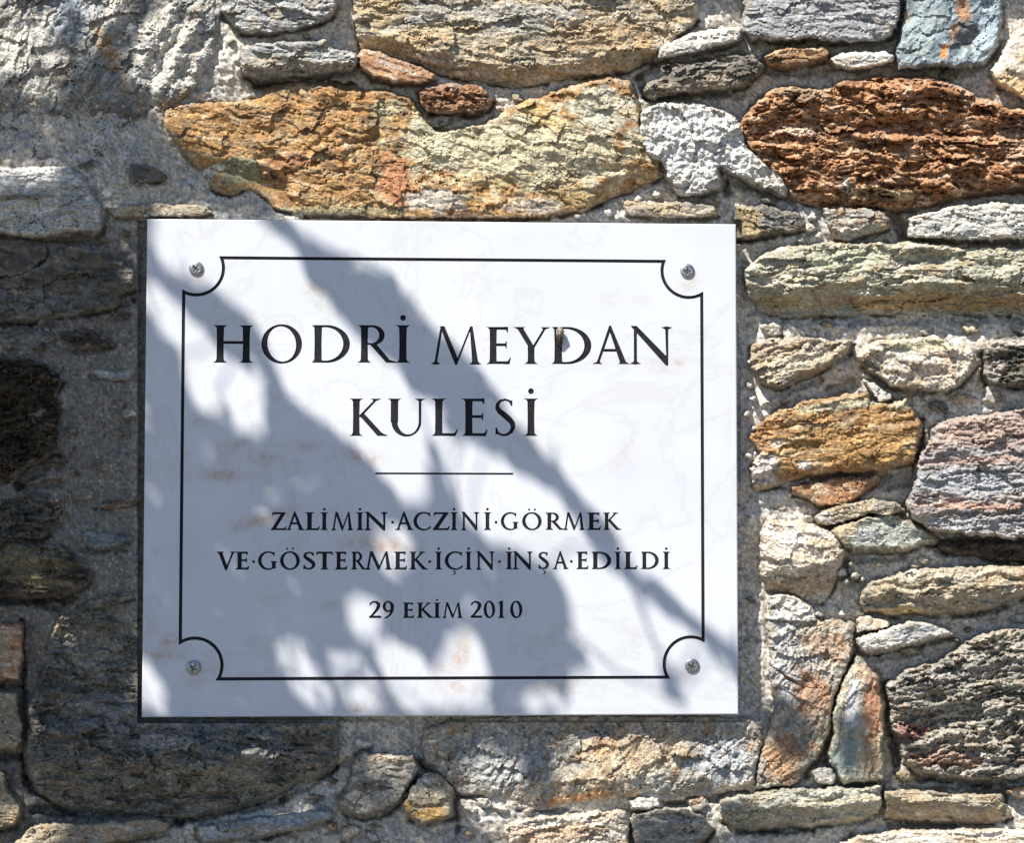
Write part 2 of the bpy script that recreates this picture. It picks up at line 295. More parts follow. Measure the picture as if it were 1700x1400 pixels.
st('brown','porous',[(1226,205),(1235,190),(1262,163),(1298,141),(1335,146),(1361,148),(1395,134),(1453,126),(1524,126),(1590,138),(1632,165),(1680,178),(1735,185),(1735,310),(1690,315),(1640,318),(1608,322),(1560,340),(1490,348),(1418,346),(1350,340),(1315,328),(1300,300),(1268,270),(1240,245)],4,15,ang=-4,st=12,rg=7,pit=1,lab='large porous reddish brown stone',
   bumps=[(1280,200,1700,215,14,-12),(1440,205,1640,225,9,-9),(1500,265,1735,270,6,-5),(1245,240,1330,300,8,-5)],folds=[(1300,316,1735,290,.7)],
   pat=[(1325,220,34,12,-8,(.66,.48,.38),.9),(1405,308,12,16,0,(.55,.50,.44),.8),(1470,325,75,10,0,(.40,.34,.22),.8),(1340,300,40,12,0,(.48,.26,.14),.5),(1690,230,30,40,0,(.38,.30,.24),.5),(1330,155,60,14,-10,(.28,.22,.16),.7)])
# --- second right row
st('tan','slate',[(1030,334),(1060,334),(1100,336),(1150,334),(1188,340),(1192,356),(1170,363),(1100,362),(1040,354)],-8,6,ang=-4,st=5,rg=2)
st('dgrey','rough',[(1218,343),(1250,340),(1285,342),(1325,355),(1338,378),(1300,388),(1262,394),(1222,396)],-8,11,ang=-10,st=4,rg=4,pat=[(1245,370,22,30,0,(.44,.34,.20),.8),(1290,365,34,16,0,(.28,.27,.26),.6),(1235,350,16,10,0,(.44,.36,.16),.7)])
st('mott','rough',[(1366,344),(1400,342),(1440,346),(1472,350),(1476,378),(1450,388),(1400,400),(1384,396),(1372,372)],-4,9,ang=0,st=3,rg=4,folds=[(1370,375,1476,365,.5)])
st('white','slate',[(1506,362),(1540,352),(1596,338),(1650,336),(1735,338),(1735,396),(1650,400),(1570,399),(1508,396)],0,10,ang=4,st=6,rg=3,lab='pale grey flat stone',pat=[(1620,370,130,30,3,(.40,.40,.38),.6)])
st('green','slate',[(1238,445),(1262,425),(1290,410),(1365,404),(1420,402),(1480,402),(1540,400),(1600,412),(1660,408),(1735,412),(1735,522),(1600,518),(1494,518),(1400,520),(1300,526),(1262,520),(1245,495),(1238,470)],-2,13,ang=4,st=9,rg=5,folds=[(1240,478,1400,466,.75),(1380,466,1735,474,.75)],lab='long greenish layered stone',
   bumps=[(1440,420,1600,436,14,-7)],pat=[(1560,500,240,18,0,(.36,.24,.12),.8),(1290,500,60,14,-6,(.36,.27,.12),.7),(1260,440,34,30,0,(.50,.47,.38),.7),(1400,430,90,20,3,(.44,.46,.34),.5)])
st('tan','slate',[(1246,572),(1275,564),(1310,562),(1348,560),(1380,566),(1416,565),(1410,585),(1366,612),(1330,628),(1290,643),(1262,634),(1244,608)],-2,9,ang=20,st=8,rg=3,fac=4,pat=[(1330,600,70,20,22,(.52,.45,.36),.8),(1290,575,50,12,10,(.42,.33,.26),.6)],bumps=[(1245,598,1300,580,3,-6),(1250,608,1360,566,3,-7)])
st('cream','rough',[(1421,592),(1438,576),(1455,567),(1510,563),(1553,560),(1585,572),(1615,585),(1620,602),(1606,626),(1590,640),(1570,650),(1530,645),(1480,641),(1450,622),(1430,605)],2,10,ang=-10,st=4,rg=5,fac=5,pat=[(1530,572,80,14,0,(.48,.44,.30),.8),(1448,612,28,10,-35,(.14,.12,.08),.8),(1560,615,50,22,0,(.60,.48,.40),.5)],bumps=[(1432,595,1480,630,9,-9)])
st('dgrey','porous',[(1634,580),(1645,564),(1680,561),(1735,562),(1735,640),(1680,640),(1638,634)],0,9,ang=0,st=4,rg=5,pit=.8,pat=[(1660,570,60,9,0,(.5,.44,.40),.8),(1650,615,20,22,0,(.46,.40,.37),.7)])
st('white','smooth',[(1435,630),(1448,632),(1458,640),(1481,656),(1478,664),(1459,667),(1446,652)],-24,5,ang=-30,st=1,rg=2,lab='small white stone chip')
st('orange','rough',[(1245,728),(1258,704),(1290,680),(1340,666),(1400,656),(1441,648),(1448,668),(1480,668),(1506,662),(1518,685),(1530,705),(1526,740),(1518,768),(1480,776),(1450,786),(1390,784),(1340,794),(1280,808),(1250,812),(1246,780),(1262,752)],0,9,ang=8,st=4,rg=4,fac=5,lab='rust orange stone',
   bumps=[(1400,690,1500,690,16,-5)],folds=[(1240,784,1530,760,.7)],pat=[(1400,672,110,10,6,(.46,.44,.32),.75),(1268,780,26,34,-10,(.54,.50,.46),.95),(1290,735,18,8,0,(.6,.5,.4),.8),(1335,772,14,9,0,(.6,.56,.5),.9),(1495,672,20,10,0,(.46,.44,.30),.7),(1440,740,70,30,0,(.50,.31,.12),.5)])
st('brown','rough',[(1310,808),(1400,792),(1458,790),(1430,822),(1400,840),(1362,842),(1345,826),(1315,818)],-34,8,ang=0,st=2,rg=2)
st('pinkgr','slate',[(1545,712),(1582,692),(1640,690),(1690,678),(1735,675),(1735,884),(1672,895),(1612,888),(1540,882),(1514,860),(1503,830),(1520,798),(1524,756),(1544,732)],0,11,ang=1,st=8,rg=3,pit=.35,lab='large grey and pink striped stone',
   pat=[(1640,715,120,34,6,(.44,.30,.23),.6),(1620,765,120,9,2,(.40,.22,.15),.5),(1610,840,120,8,-2,(.44,.24,.15),.6),(1600,800,120,24,0,(.36,.37,.40),.7),(1600,870,90,12,0,(.38,.39,.42),.6)])
st('tan','rough',[(1350,858),(1378,844),(1420,834),(1455,829),(1490,834),(1503,848),(1480,856),(1440,856),(1400,868),(1372,874),(1355,868)],-12,7,ang=10,st=4,rg=4,pat=[(1370,858,24,12,10,(.50,.48,.45),.7)])
st('green','rough',[(1376,880),(1395,868),(1420,862),(1450,856),(1490,853),(1510,862),(1535,880),(1552,898),(1520,908),(1490,914),(1450,912),(1415,916),(1395,902)],-6,9,ang=-6,st=3,rg=5,fac=3,lab='grey green wedge shaped stone',pat=[(1480,885,80,30,0,(.40,.42,.38),.8),(1435,890,24,18,0,(.50,.50,.48),.8),(1400,880,20,20,0,(.50,.38,.24),.7)])
st('cream','rough',[(1276,859),(1306,865),(1353,871),(1388,888),(1403,918),(1396,945),(1386,966),(1365,1000),(1318,994),(1271,976),(1262,959),(1262,915),(1266,878)],6,14,ang=-14,st=4,rg=5,fac=5,lab='cream rounded stone',folds=[(1262,950,1400,930,.7)],pat=[(1300,900,40,34,0,(.62,.55,.48),.7),(1330,975,60,22,0,(.40,.30,.20),.8),(1320,890,24,16,0,(.55,.56,.56),.5)])
st('tan','slate',[(1430,985),(1445,966),(1505,948),(1560,942),(1620,942),(1735,938),(1735,985),(1700,990),(1645,1012),(1600,1018),(1494,1022),(1436,1018),(1428,1000)],4,12,ang=3,st=8,rg=4,folds=[(1430,988,1735,968,.45)],lab='yellowish layered stone',pat=[(1560,955,130,12,3,(.50,.44,.34),.7),(1510,948,20,8,0,(.6,.58,.54),.8),(1500,1015,80,6,0,(.46,.35,.16),.7)])
st('dbrown','rough',[(1560,908),(1640,902),(1735,905),(1735,935),(1660,930),(1600,922)],-38,8,ang=0,st=3,rg=2)
st('white','mortar',[(1275,990),(1300,984),(1325,992),(1350,1010),(1358,1030),(1330,1040),(1300,1030),(1276,1030)],-16,8,ang=0,st=0,rg=6,lump=6)
st('mott','rough',[(1276,1032),(1303,1020),(1340,1026),(1400,1028),(1420,1034),(1420,1068),(1412,1100),(1395,1130),(1384,1165),(1376,1220),(1355,1262),(1328,1295),(1310,1304),(1256,1310),(1258,1268),(1272,1225),(1282,1180),(1278,1118)],0,9,ang=62,st=3,rg=5,fac=6,pit=.25,lab='tall grey and rust stone',
   pat=[(1300,1090,28,90,0,(.44,.43,.42),.9),(1370,1070,52,30,-20,(.40,.25,.16),.6),(1350,1160,34,60,20,(.36,.20,.12),.7),(1300,1260,40,50,15,(.40,.23,.12),.75),(1350,1100,20,18,0,(.44,.40,.37),.8),(1370,1220,14,60,15,(.34,.30,.22),.8),(1300,1040,30,18,0,(.50,.50,.48),.7)],cracks=[(1275,1105,1362,1142,2)],bumps=[(1340,1130,1300,1230,8,-6)])
st('green','smooth',[(1422,1088),(1430,1092),(1447,1109),(1460,1121),(1468,1191),(1469,1250),(1468,1294),(1441,1300),(1400,1304),(1379,1274),(1376,1253),(1382,1200),(1388,1159),(1406,1118)],-2,12,ang=80,st=3,rg=3,lab='upright red and grey stone',bumps=[(1430,1120,1430,1260,9,5)],
   pat=[(1415,1170,12,50,-6,(.46,.46,.48),.9),(1450,1170,20,70,0,(.42,.22,.13),.95),(1400,1260,24,40,0,(.22,.26,.26),.8),(1440,1120,24,24,0,(.46,.32,.22),.8),(1445,1260,20,40,0,(.34,.24,.15),.8)])
st('white','slate',[(1419,1059),(1465,1047),(1509,1032),(1547,1035),(1568,1044),(1582,1054),(1524,1068),(1479,1076),(1444,1084),(1426,1079)],2,8,ang=12,st=4,rg=3,pat=[(1520,1048,50,9,12,(.34,.34,.36),.8)],lab='grey white flat slab')
st('cream','smooth',[(1422,1028),(1440,1022),(1478,1032),(1474,1044),(1440,1050),(1422,1052)],-10,5,ang=0,st=1,rg=3)
st('lowgrey','porous',[(1470,1140),(1503,1112),(1555,1096),(1597,1070),(1628,1053),(1685,1042),(1735,1044),(1735,1284),(1660,1296),(1568,1292),(1518,1280),(1498,1262),(1494,1232),(1476,1206),(1480,1176)],4,14,ang=8,st=12,rg=8,pit=.9,lab='large dark grey pitted stone',
   bumps=[(1530,1195,1700,1200,14,-12),(1480,1200,1560,1230,12,-7)],pat=[(1560,1130,110,26,18,(.27,.25,.23),.6),(1510,1215,34,22,0,(.30,.15,.12),.8),(1560,1262,80,16,-6,(.40,.24,.17),.7),(1620,1160,100,26,0,(.34,.31,.26),.6),(1650,1060,60,12,10,(.46,.38,.30),.6),(1600,1230,100,20,10,(.42,.37,.30),.5)])
st('green','slate',[(1195,1332),(1230,1320),(1303,1309),(1388,1308),(1462,1304),(1466,1330),(1456,1350),(1435,1362),(1350,1370),(1260,1374),(1220,1376),(1198,1360)],2,10,ang=2,st=6,rg=3,folds=[(1195,1348,1466,1330,.6)],lab='green grey flat slab',pat=[(1380,1320,100,9,2,(.48,.48,.40),.7)])
st('tan','slate',[(1468,1314),(1540,1314),(1600,1318),(1662,1318),(1674,1340),(1680,1356),(1640,1368),(1560,1366),(1500,1362),(1465,1356)],0,9,ang=-3,st=6,rg=3,folds=[(1465,1328,1680,1334,.8)])
st('orange','smooth',[(1668,1315),(1690,1305),(1735,1302),(1735,1325),(1690,1326)],-8,6,ang=0,st=2,rg=2,pat=[(1690,1318,30,8,0,(.6,.5,.4),.7)])
st('cream','smooth',[(1390,1402),(1430,1386),(1500,1378),(1600,1376),(1735,1378),(1735,1430),(1390,1430)],0,10,ang=2,st=3,rg=3)
st('white','mortar',[(1347,1280),(1362,1271),(1380,1276),(1390,1290),(1384,1302),(1356,1302)],-22,7,ang=0,st=0,rg=3,lump=3)
# --- bottom
st('mott','rough',[(697,1240),(702,1212),(740,1196),(860,1190),(1000,1188),(1150,1190),(1235,1192),(1264,1205),(1262,1255),(1252,1300),(1226,1308),(1153,1320),(1094,1328),(1041,1326),(947,1334),(918,1342),(873,1341),(850,1326),(821,1322),(762,1314),(732,1290),(704,1266)],-10,13,ang=55,st=3,rg=7,fac=5,nc=1,lab='broad mottled grey and tan stone',
   folds=[(700,1300,1250,1290,.4)],pat=[(1040,1270,110,60,25,(.44,.34,.22),.6),(830,1260,90,60,0,(.36,.38,.40),.6),(1200,1270,60,50,0,(.40,.42,.46),.7),(1000,1240,30,20,0,(.46,.26,.12),.5),(960,1325,70,9,8,(.50,.26,.11),.7),(1080,1300,40,24,0,(.50,.50,.46),.6)])
st('mgrey','slate',[(46,1175),(60,1150),(75,1110),(82,1060),(100,1025),(150,1010),(235,1000),(300,1150),(560,1185),(565,1240),(562,1262),(545,1280),(500,1296),(470,1310),(440,1325),(380,1342),(320,1352),(270,1356),(240,1348),(180,1345),(130,1340),(90,1330),(60,1310),(48,1280),(46,1230)],-2,14,ang=-4,st=11,rg=11,fac=6,lab='very large dark grey layered stone',
   folds=[(46,1300,560,1240,.35)],pat=[(150,1080,70,60,0,(.30,.28,.24),.6),(300,1220,220,50,-8,(.24,.26,.30),.5),(90,1035,14,22,0,(.52,.38,.22),.8),(350,1290,120,30,-12,(.36,.33,.24),.5),(120,1230,60,50,0,(.20,.18,.16),.7)])
st('lowgrey','rough',[(588,1262),(600,1250),(640,1252),(688,1254),(696,1280),(680,1302),(664,1330),(645,1348),(606,1358),(570,1350),(560,1335),(575,1310),(586,1290)],-6,9,ang=-8,st=4,rg=5,pat=[(650,1262,36,9,-6,(.46,.36,.26),.7)])
st('tan','rough',[(695,1292),(704,1284),(725,1286),(750,1309),(752,1335),(750,1356),(725,1362),(703,1369),(680,1356),(665,1338),(678,1318)],-2,9,ang=-10,st=3,rg=4,lab='small rough stone with orange edge',pat=[(715,1352,40,14,6,(.52,.34,.13),.9),(705,1298,20,12,0,(.30,.32,.35),.7),(675,1338,10,12,0,(.52,.34,.13),.8)])
st('tan','slate',[(22,1402),(45,1378),(70,1368),(140,1366),(200,1364),(257,1357),(282,1364),(278,1380),(243,1388),(190,1398),(120,1414),(30,1414)],-6,8,ang=4,st=4,rg=3)
st('grey','slate',[(330,1372),(380,1364),(410,1360),(468,1350),(550,1344),(552,1360),(500,1376),(453,1386),(394,1397),(340,1400),(325,1388)],-8,8,ang=8,st=4,rg=4,pat=[(480,1358,90,9,6,(.34,.38,.42),.8)])
st('cream','slate',[(835,1372),(880,1358),(950,1352),(1040,1347),(1046,1372),(1040,1425),(850,1425)],-4,9,ang=4,st=8,rg=4,pat=[(920,1385,80,14,5,(.44,.26,.15),.6)])
st('lowgrey','slate',[(1048,1352),(1085,1344),(1132,1343),(1170,1356),(1184,1375),(1165,1400),(1130,1415),(1052,1412)],-4,9,ang=3,st=6,rg=4)
st('white','mortar',[(1044,1332),(1060,1324),(1092,1326),(1098,1340),(1080,1347),(1048,1345)],-10,6,ang=0,st=0,rg=3,lump=3)
# --- left column
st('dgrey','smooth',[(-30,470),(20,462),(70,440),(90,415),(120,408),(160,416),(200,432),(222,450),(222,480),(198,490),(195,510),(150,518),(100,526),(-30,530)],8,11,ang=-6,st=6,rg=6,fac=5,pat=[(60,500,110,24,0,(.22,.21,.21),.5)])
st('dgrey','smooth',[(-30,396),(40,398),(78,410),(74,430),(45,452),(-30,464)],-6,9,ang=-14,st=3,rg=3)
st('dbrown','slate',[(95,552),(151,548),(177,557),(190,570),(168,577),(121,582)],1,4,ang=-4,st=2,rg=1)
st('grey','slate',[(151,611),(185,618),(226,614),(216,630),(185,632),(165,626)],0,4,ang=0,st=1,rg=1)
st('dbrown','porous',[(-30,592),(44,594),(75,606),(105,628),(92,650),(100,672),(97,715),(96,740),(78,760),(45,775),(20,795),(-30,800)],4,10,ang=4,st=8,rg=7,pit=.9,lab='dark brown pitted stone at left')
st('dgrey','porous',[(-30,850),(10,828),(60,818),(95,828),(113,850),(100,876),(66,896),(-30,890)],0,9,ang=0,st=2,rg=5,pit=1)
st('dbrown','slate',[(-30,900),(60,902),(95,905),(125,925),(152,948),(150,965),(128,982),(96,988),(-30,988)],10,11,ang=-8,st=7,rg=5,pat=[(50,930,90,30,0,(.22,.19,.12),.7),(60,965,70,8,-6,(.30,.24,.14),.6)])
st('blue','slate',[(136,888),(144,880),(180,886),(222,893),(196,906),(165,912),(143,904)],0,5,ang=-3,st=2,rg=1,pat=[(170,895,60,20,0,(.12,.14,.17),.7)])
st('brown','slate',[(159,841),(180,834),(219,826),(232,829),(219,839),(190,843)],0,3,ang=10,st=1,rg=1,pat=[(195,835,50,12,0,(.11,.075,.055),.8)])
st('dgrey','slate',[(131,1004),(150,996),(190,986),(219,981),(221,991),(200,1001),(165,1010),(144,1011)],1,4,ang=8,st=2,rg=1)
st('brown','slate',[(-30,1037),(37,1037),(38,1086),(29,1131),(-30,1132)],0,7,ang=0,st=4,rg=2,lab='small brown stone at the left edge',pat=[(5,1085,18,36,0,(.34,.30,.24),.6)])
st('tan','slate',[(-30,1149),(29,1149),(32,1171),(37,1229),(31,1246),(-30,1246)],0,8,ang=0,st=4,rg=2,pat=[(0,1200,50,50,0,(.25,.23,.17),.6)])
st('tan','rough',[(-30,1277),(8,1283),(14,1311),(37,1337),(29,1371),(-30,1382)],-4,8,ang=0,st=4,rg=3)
for cx_, cy_, rr_ in ((1398,950,9),(1420,956,8),(1405,965,6),(1432,962,5),(1412,938,5),(1244,640,7),(1250,662,6),(1240,688,8),(1252,712,6),(1246,600,6),(1242,756,7),(1252,770,5),(1300,1012,7),(1326,1018,6),(1360,1020,6),(1398,1020,6),(1350,360,8),(1345,378,9),(1360,392,7),(1330,398,6),(1060,330,7),(1090,322,7),(1080,338,6),(1010,352,7),(960,358,6),(1190,330,6),(1500,440,0)):     # crusty crumbs in the joint
    if rr_: st('white','mortar',[(cx_+rr_*math.cos(a*.9)*(1+.2*math.sin(3*a)),cy_+rr_*.8*math.sin(a*.9)) for a in range(7)],-16,5,ang=0,st=0,rg=2,lump=2)

def stone(kind, matk, P, n, r, k, g=2.2, seed=0, parent=None):
    P = smooth_poly(P)
    A = np.array(P); x0, y0 = A.min(0)-12; x1, y1 = A.max(0)+12
    xs = np.arange(x0, x1+g, g); ys = np.arange(y0, y1+g, g); x, y = np.meshgrid(xs, ys)
    sz = min(x1-x0, y1-y0); sc = min(1.0, sz/90.0)
    s = seed*101
    jx = 3.2*sc*fbm(x/34, y/34, 3, s+1)*1.4+2.3*fbm(x/8, y/8, 3, s+2); jy = 3.2*sc*fbm(x/34, y/34, 3, s+3)*1.4+2.3*fbm(x/8, y/8, 3, s+4)
    d = polysd(x+jx, y+jy, P)
    B = mortar_base(x, y)
    ang = R(k.get('ang', 0)); ca, sa = math.cos(ang), -math.sin(ang)
    wx = x+14*fbm(x/60, y/60, 2, s+5); wy = y+9*fbm(x/70, y/50, 3, s+6)
    u = wx*ca+wy*sa; v = -wx*sa+wy*ca
    h = np.zeros_like(x)
    if k.get('fac'):                                   # chisel-like flat facets
        rs = np.random.RandomState(seed+5); f = np.full(x.shape, 1e9)
        for i in range(k['fac']):
            px_, py_ = rs.uniform(x0, x1), rs.uniform(y0, y1); t = rs.uniform(0, 6.28); sl_ = rs.uniform(.05, .28)
            f = np.minimum(f, sl_*((x-px_)*math.cos(t)+(y-py_)*math.sin(t))+rs.uniform(0, 8))
        h += np.clip(f, -16, 6)
    ss = k.get('st', 3)*(.6+.4*sc)
    if ss:                                             # cleavage ledges along the layering
        lay = fbm(u/110, v/17, 5, s+7, .6)
        q = v/11+1.6*fbm(u/40, v/26, 4, s+8, .6); fr = q-np.floor(q)
        rnd = hsh(np.floor(q).astype(np.int64), np.floor(u/60+hsh(np.floor(q).astype(np.int64), q.astype(np.int64)*0, s)/4e9*5+.6*fbm(x/12, y/12, 3, s+51)).astype(np.int64), s+9)/4294967296.0
        led = sst(0, .3, fr)*(1-.7*fr)*rnd
        wu, wv = u+5*fbm(x/14, y/14, 3, s+52), v+3*fbm(x/11, y/11, 3, s+53)
        h += ss*(.85*lay+.40*(led-.4)+.95*chips(wu/46, wv/11, s+54, 1.6)*(fbm(x/60, y/60, 2, s+55)+.8)+.40*chips(wu/18, wv/4.6, s+56)*(fbm(x/50, y/50, 2, s+64)+.6).clip(.1, 1))
    rg = k.get('rg', 3)
    cu, cv = x+6*fbm(x/15, y/15, 3, s+57), y+6*fbm(x/15, y/15, 3, s+58)
    sm_ = (fbm(x/70, y/60, 2, s+61)+.55).clip(.15, 1.2)*k.get('fine', 1)
    h += rg*(.75*fbm(x/46, y/40, 3, s+11)+.35*sm_*fbm(x/11, y/9, 4, s+12, .65)+1.1*chips(cu/44, cv/26, s+59, 1.8)+.30*sm_*chips(cu/12, cv/8, s+60))
    ck = np.abs(fbm(cu/60, cv/42, 3, s+62)); h -= 5*sst(.022, .006, ck)*sst(.0, .2, fbm(x/80, y/80, 2, s+63))
    if k.get('lump'):
        w1, i1 = worley(x/9, y/9, s+13); h += k['lump']*(.7-w1)*.9*(.4+i1)
        w1, i1 = worley(x/4.6, y/4.6, s+23); h += k['lump']*.35*(.6-w1)
    if k.get('pit'):
        for a_, b_, dd in ((15, 6.5, 5.5), (8, 4.5, 3.6), (26, 9, 5)):
            w1, i1 = worley((u+3*perlin(x/9, y/9, s))/a_, v/b_, s+int(a_)); h -= k['pit']*dd*sst(.62, .12, w1)*(i1 > .42)
    h *= 1.3 if matk == 'porous' else 1.12
    for bx0, by0, bx1, by1, bw, bh in k.get('bumps', ()):
        ex, ey = bx1-bx0, by1-by0; l = ex*ex+ey*ey
        jj = 6*fbm(x/30, y/30, 3, s+14)
        t = np.clip(((x-bx0)*ex+(y-by0)*ey)/l, 0, 1); dd = np.hypot(x-bx0-t*ex+jj, y-by0-t*ey+jj)
        h += bh*np.exp(-(dd/bw)**2)
    for bx0, by0, bx1, by1, bw in k.get('cracks', ()):
        ex, ey = bx1-bx0, by1-by0; l = ex*ex+ey*ey
        jj = 7*fbm(x/22, y/22, 3, s+15)
        t = np.clip(((x-bx0)*ex+(y-by0)*ey)/l, 0, 1); dd = np.hypot(x-bx0-t*ex+jj, y-by0-t*ey-jj)
        h -= 7*np.exp(-(dd/bw)**2)
    for fx0, fy0, fx1, fy1, sl_ in k.get('folds', ()):   # lower part turns under
        yl = fy0+(fy1-fy0)*(x-fx0)/(fx1-fx0)+6*fbm(x/40, x*0+s, 4, s+16)
        far = np.clip((np.minimum(np.abs(x-fx0), np.abs(x-fx1))*0+1), 0, 1)
        inr = sst(-30, 5, x-min(fx0, fx1))*sst(-30, 5, max(fx0, fx1)-x)
        h -= 1.35*sl_*np.clip(y-yl, 0, 60)*inr
    # edge: an uneven shoulder, then a steep side going down behind the mortar
    rr = .68*r*(1+.5*fbm(x/28, y/28, 2, s+17)); t = np.clip(d/rr, 0, 1)
    prof = np.sqrt(np.clip(1-(1-t)**2.8, 0, 1))
    edge = B+3
    top = np.maximum(n+h, B-2)
    hh = edge+(top-edge)*prof
    hh = np.where(d < 0, edge+3.6*d, hh)
    inpl = (x > 228) & (x < 1232) & (y > 364) & (y < 1200)   # what runs on behind the plaque stays behind it
    if seed < 500: hh = np.where(inpl, np.minimum(hh, -39), hh)
    hh = np.maximum(hh, B-40)
    keep = d > -9
    # mineral colour; a few pale patches are painted sunlight
    c = C[kind]; base, c2, c3, c4 = [np.array(q) for q in c]
    def mix(a, b, f): return a*(1-f[..., None])+b*f[..., None]
    rgb = np.broadcast_to(base, x.shape+(3,)).copy()
    rgb = mix(rgb, c2, .85*sst(.0, .35, fbm(u/75, v/30, 4, s+31)))
    rgb = mix(rgb, c3, .80*sst(.02, .35, fbm(u/60, v/13, 5, s+32)))
    rgb = mix(rgb, c4, .75*sst(.12, .42, fbm(u/32, v/20, 4, s+33)))
    for cx, cy, rx, ry, a, cc, sg in k.get('pat', ()):
        a = R(a); dx, dy = x-cx, y-cy; du = dx*math.cos(a)-dy*math.sin(a); dv = dx*math.sin(a)+dy*math.cos(a)
        m = 1-np.hypot(du/rx, dv/ry)+.55*fbm(x/26, y/20, 5, s+int(cx) % 97)
        rgb = mix(rgb, np.array(cc), sg*sst(-.05, .4, m))
    rgb *= (1+.26*fbm(x/13, y/8, 3, s+34)+.24*fbm(x/4.5, y/4, 2, s+35))[..., None]
    # warm/cool grain and lichen flecks
    gg = fbm(x/7, y/7, 3, s+36)[..., None]; rgb *= 1+gg*np.array([.08, .01, -.07])
    w1, i1 = worley(x/10, y/10, s+37); fl = sst(.34, .15, w1)*(i1 > .90)
    rgb = rgb*(1+.7*fl[..., None])
    smear = sst(5, -1, d+8*fbm(x/22, y/22, 3, s+38))*.4                # lime left along the edges
    rgb = mix(rgb, np.array([.42, .39, .34]), smear)
    rgb = np.clip(rgb, .02, .8)
    o = grid_mesh('stone', x, y, hh, keep, rgb, MAT[matk], parent, close=.075)
    if k.get('lab'): o['label'] = k['lab']
    return o

bpy.context.view_layer.update()
wall = empty('stone_wall', (0, .06, 0))
tag(wall, 'rubble masonry wall of rough mixed stones set in pale mortar behind the marble plaque', 'wall')
for i, (c, m, P, n, r, k) in enumerate(S):
    stone(c, m, P, n, r, k, seed=i+1, parent=wall)

# small pinning chips pressed into the joints
rs = np.random.RandomState(23); BBX = [(np.array(q[2]).min(0), np.array(q[2]).max(0)) for q in S]; n_ = 0
for it in range(5000):
    if n_ >= 64: break
    cx_, cy_ = rs.uniform(0, 1700), rs.uniform(0, 1400); rx_ = rs.uniform(7, 22); ry_ = rx_*rs.uniform(.35, .7)
    if 215 < cx_ < 1245 and 350 < cy_ < 1205: continue
    if cx_ < 420 and rs.rand() < .5: continue
    ok = True
    for q, (lo, hi) in zip(S, BBX):
        if cx_+rx_+4 < lo[0] or cx_-rx_-4 > hi[0] or cy_+ry_+4 < lo[1] or cy_-ry_-4 > hi[1]: continue
        a_ = np.linspace(0, 2*math.pi, 12); 
        if (polysd(cx_+(rx_+1)*np.cos(a_), cy_+(ry_+1)*np.sin(a_), q[2]) > -1).any(): ok = False; break
    if not ok: continue
    th = rs.uniform(-.5, .5); P = []
    for a_ in np.sort(rs.uniform(0, 2*math.pi, 7)+0*np.arange(7)*.9) if rs.rand() < .3 else np.arange(7)*.9+rs.uniform(-.25, .25, 7):
        r_ = rs.uniform(.8, 1.1); u_, v_ = rx_*r_*math.cos(a_), ry_*r_*math.sin(a_); P.append((cx_+u_*math.cos(th)-v_*math.sin(th), cy_+u_*math.sin(th)+v_*math.cos(th)))
    if abs(sum(P[i][0]*P[(i+1) % 7][1]-P[(i+1) % 7][0]*P[i][1] for i in range(7)))/2 < 60: continue
    b_ = float(mortar_base(np.array([cx_]), np.array([cy_]))[0])
    kd = rs.choice(['white', 'cream', 'grey', 'tan', 'mott', 'dgrey'], p=[.3, .2, .15, .2, .1, .05]) if cx_ > 420 else rs.choice(['dgrey', 'mgrey', 'dbrown'])
    st(kd, rs.choice(['rough', 'slate']), P, b_+rs.uniform(5, 14), 5, ang=rs.uniform(-20, 20), st=2, rg=3, fac=2); S[-1][5]['small'] = 1
    BBX.append((np.array(P).min(0), np.array(P).max(0))); n_ += 1
for i in range(len(S)-n_, len(S)):
    c, m, P, n, r, k = S[i]; stone(c, m, P, n, r, k, seed=i+1, parent=wall)

# stones of the same wall that carry on beyond the picture's edge
rs = np.random.RandomState(11); yy = -560.0; j = 0
OUT = []
while yy < 2000:
    hh_ = rs.uniform(75, 150); xx = -760+rs.uniform(0, 120)
    while xx < 2500:
        ww = rs.uniform(120, 330)
        a, b, c_, d_ = xx+6, yy+5, xx+ww-6, yy+hh_-5
        if c_ > -34 and a < 1738 and d_ > -34 and b < 1434:
            if a < -34 and c_ > -34: c_ = -38
            elif a < 1738 and c_ > 1738 and b > -34: a = 1742
            elif b < -34: d_ = -38
            elif d_ > 1434: b = 1438
        if (c_ < -34 or a > 1738 or d_ < -34 or b > 1434) and c_-a > 45 and d_-b > 34:
            OUT.append((a, b, c_, d_))
        xx += ww
    yy += hh_
for a, b, c_, d_ in OUT:
    q = lambda s_: rs.uniform(-s_, s_)
    P = [(a+4, b+14+q(6)), (a+22, b+4), ((a+c_)/2, b+3+q(5)), (c_-20, b+5+q(4)), (c_-4, b+18), (c_-3+q(4), (b+d_)/2), (c_-8, d_-14), (c_-30, d_-4), ((a+c_)/2, d_-4+q(5)), (a+24, d_-6), (a+5, d_-20), (a+3+q(4), (b+d_)/2)]
    kd = rs.choice(['grey', 'dgrey', 'tan', 'orange', 'white', 'green', 'brown', 'mott', 'cream']); mk = rs.choice(['slate', 'rough'])
    stone(kd, mk, P, -4+q(8), 12, dict(ang=q(8), st=6, rg=4), g=8, seed=600+j, parent=wall); j += 1

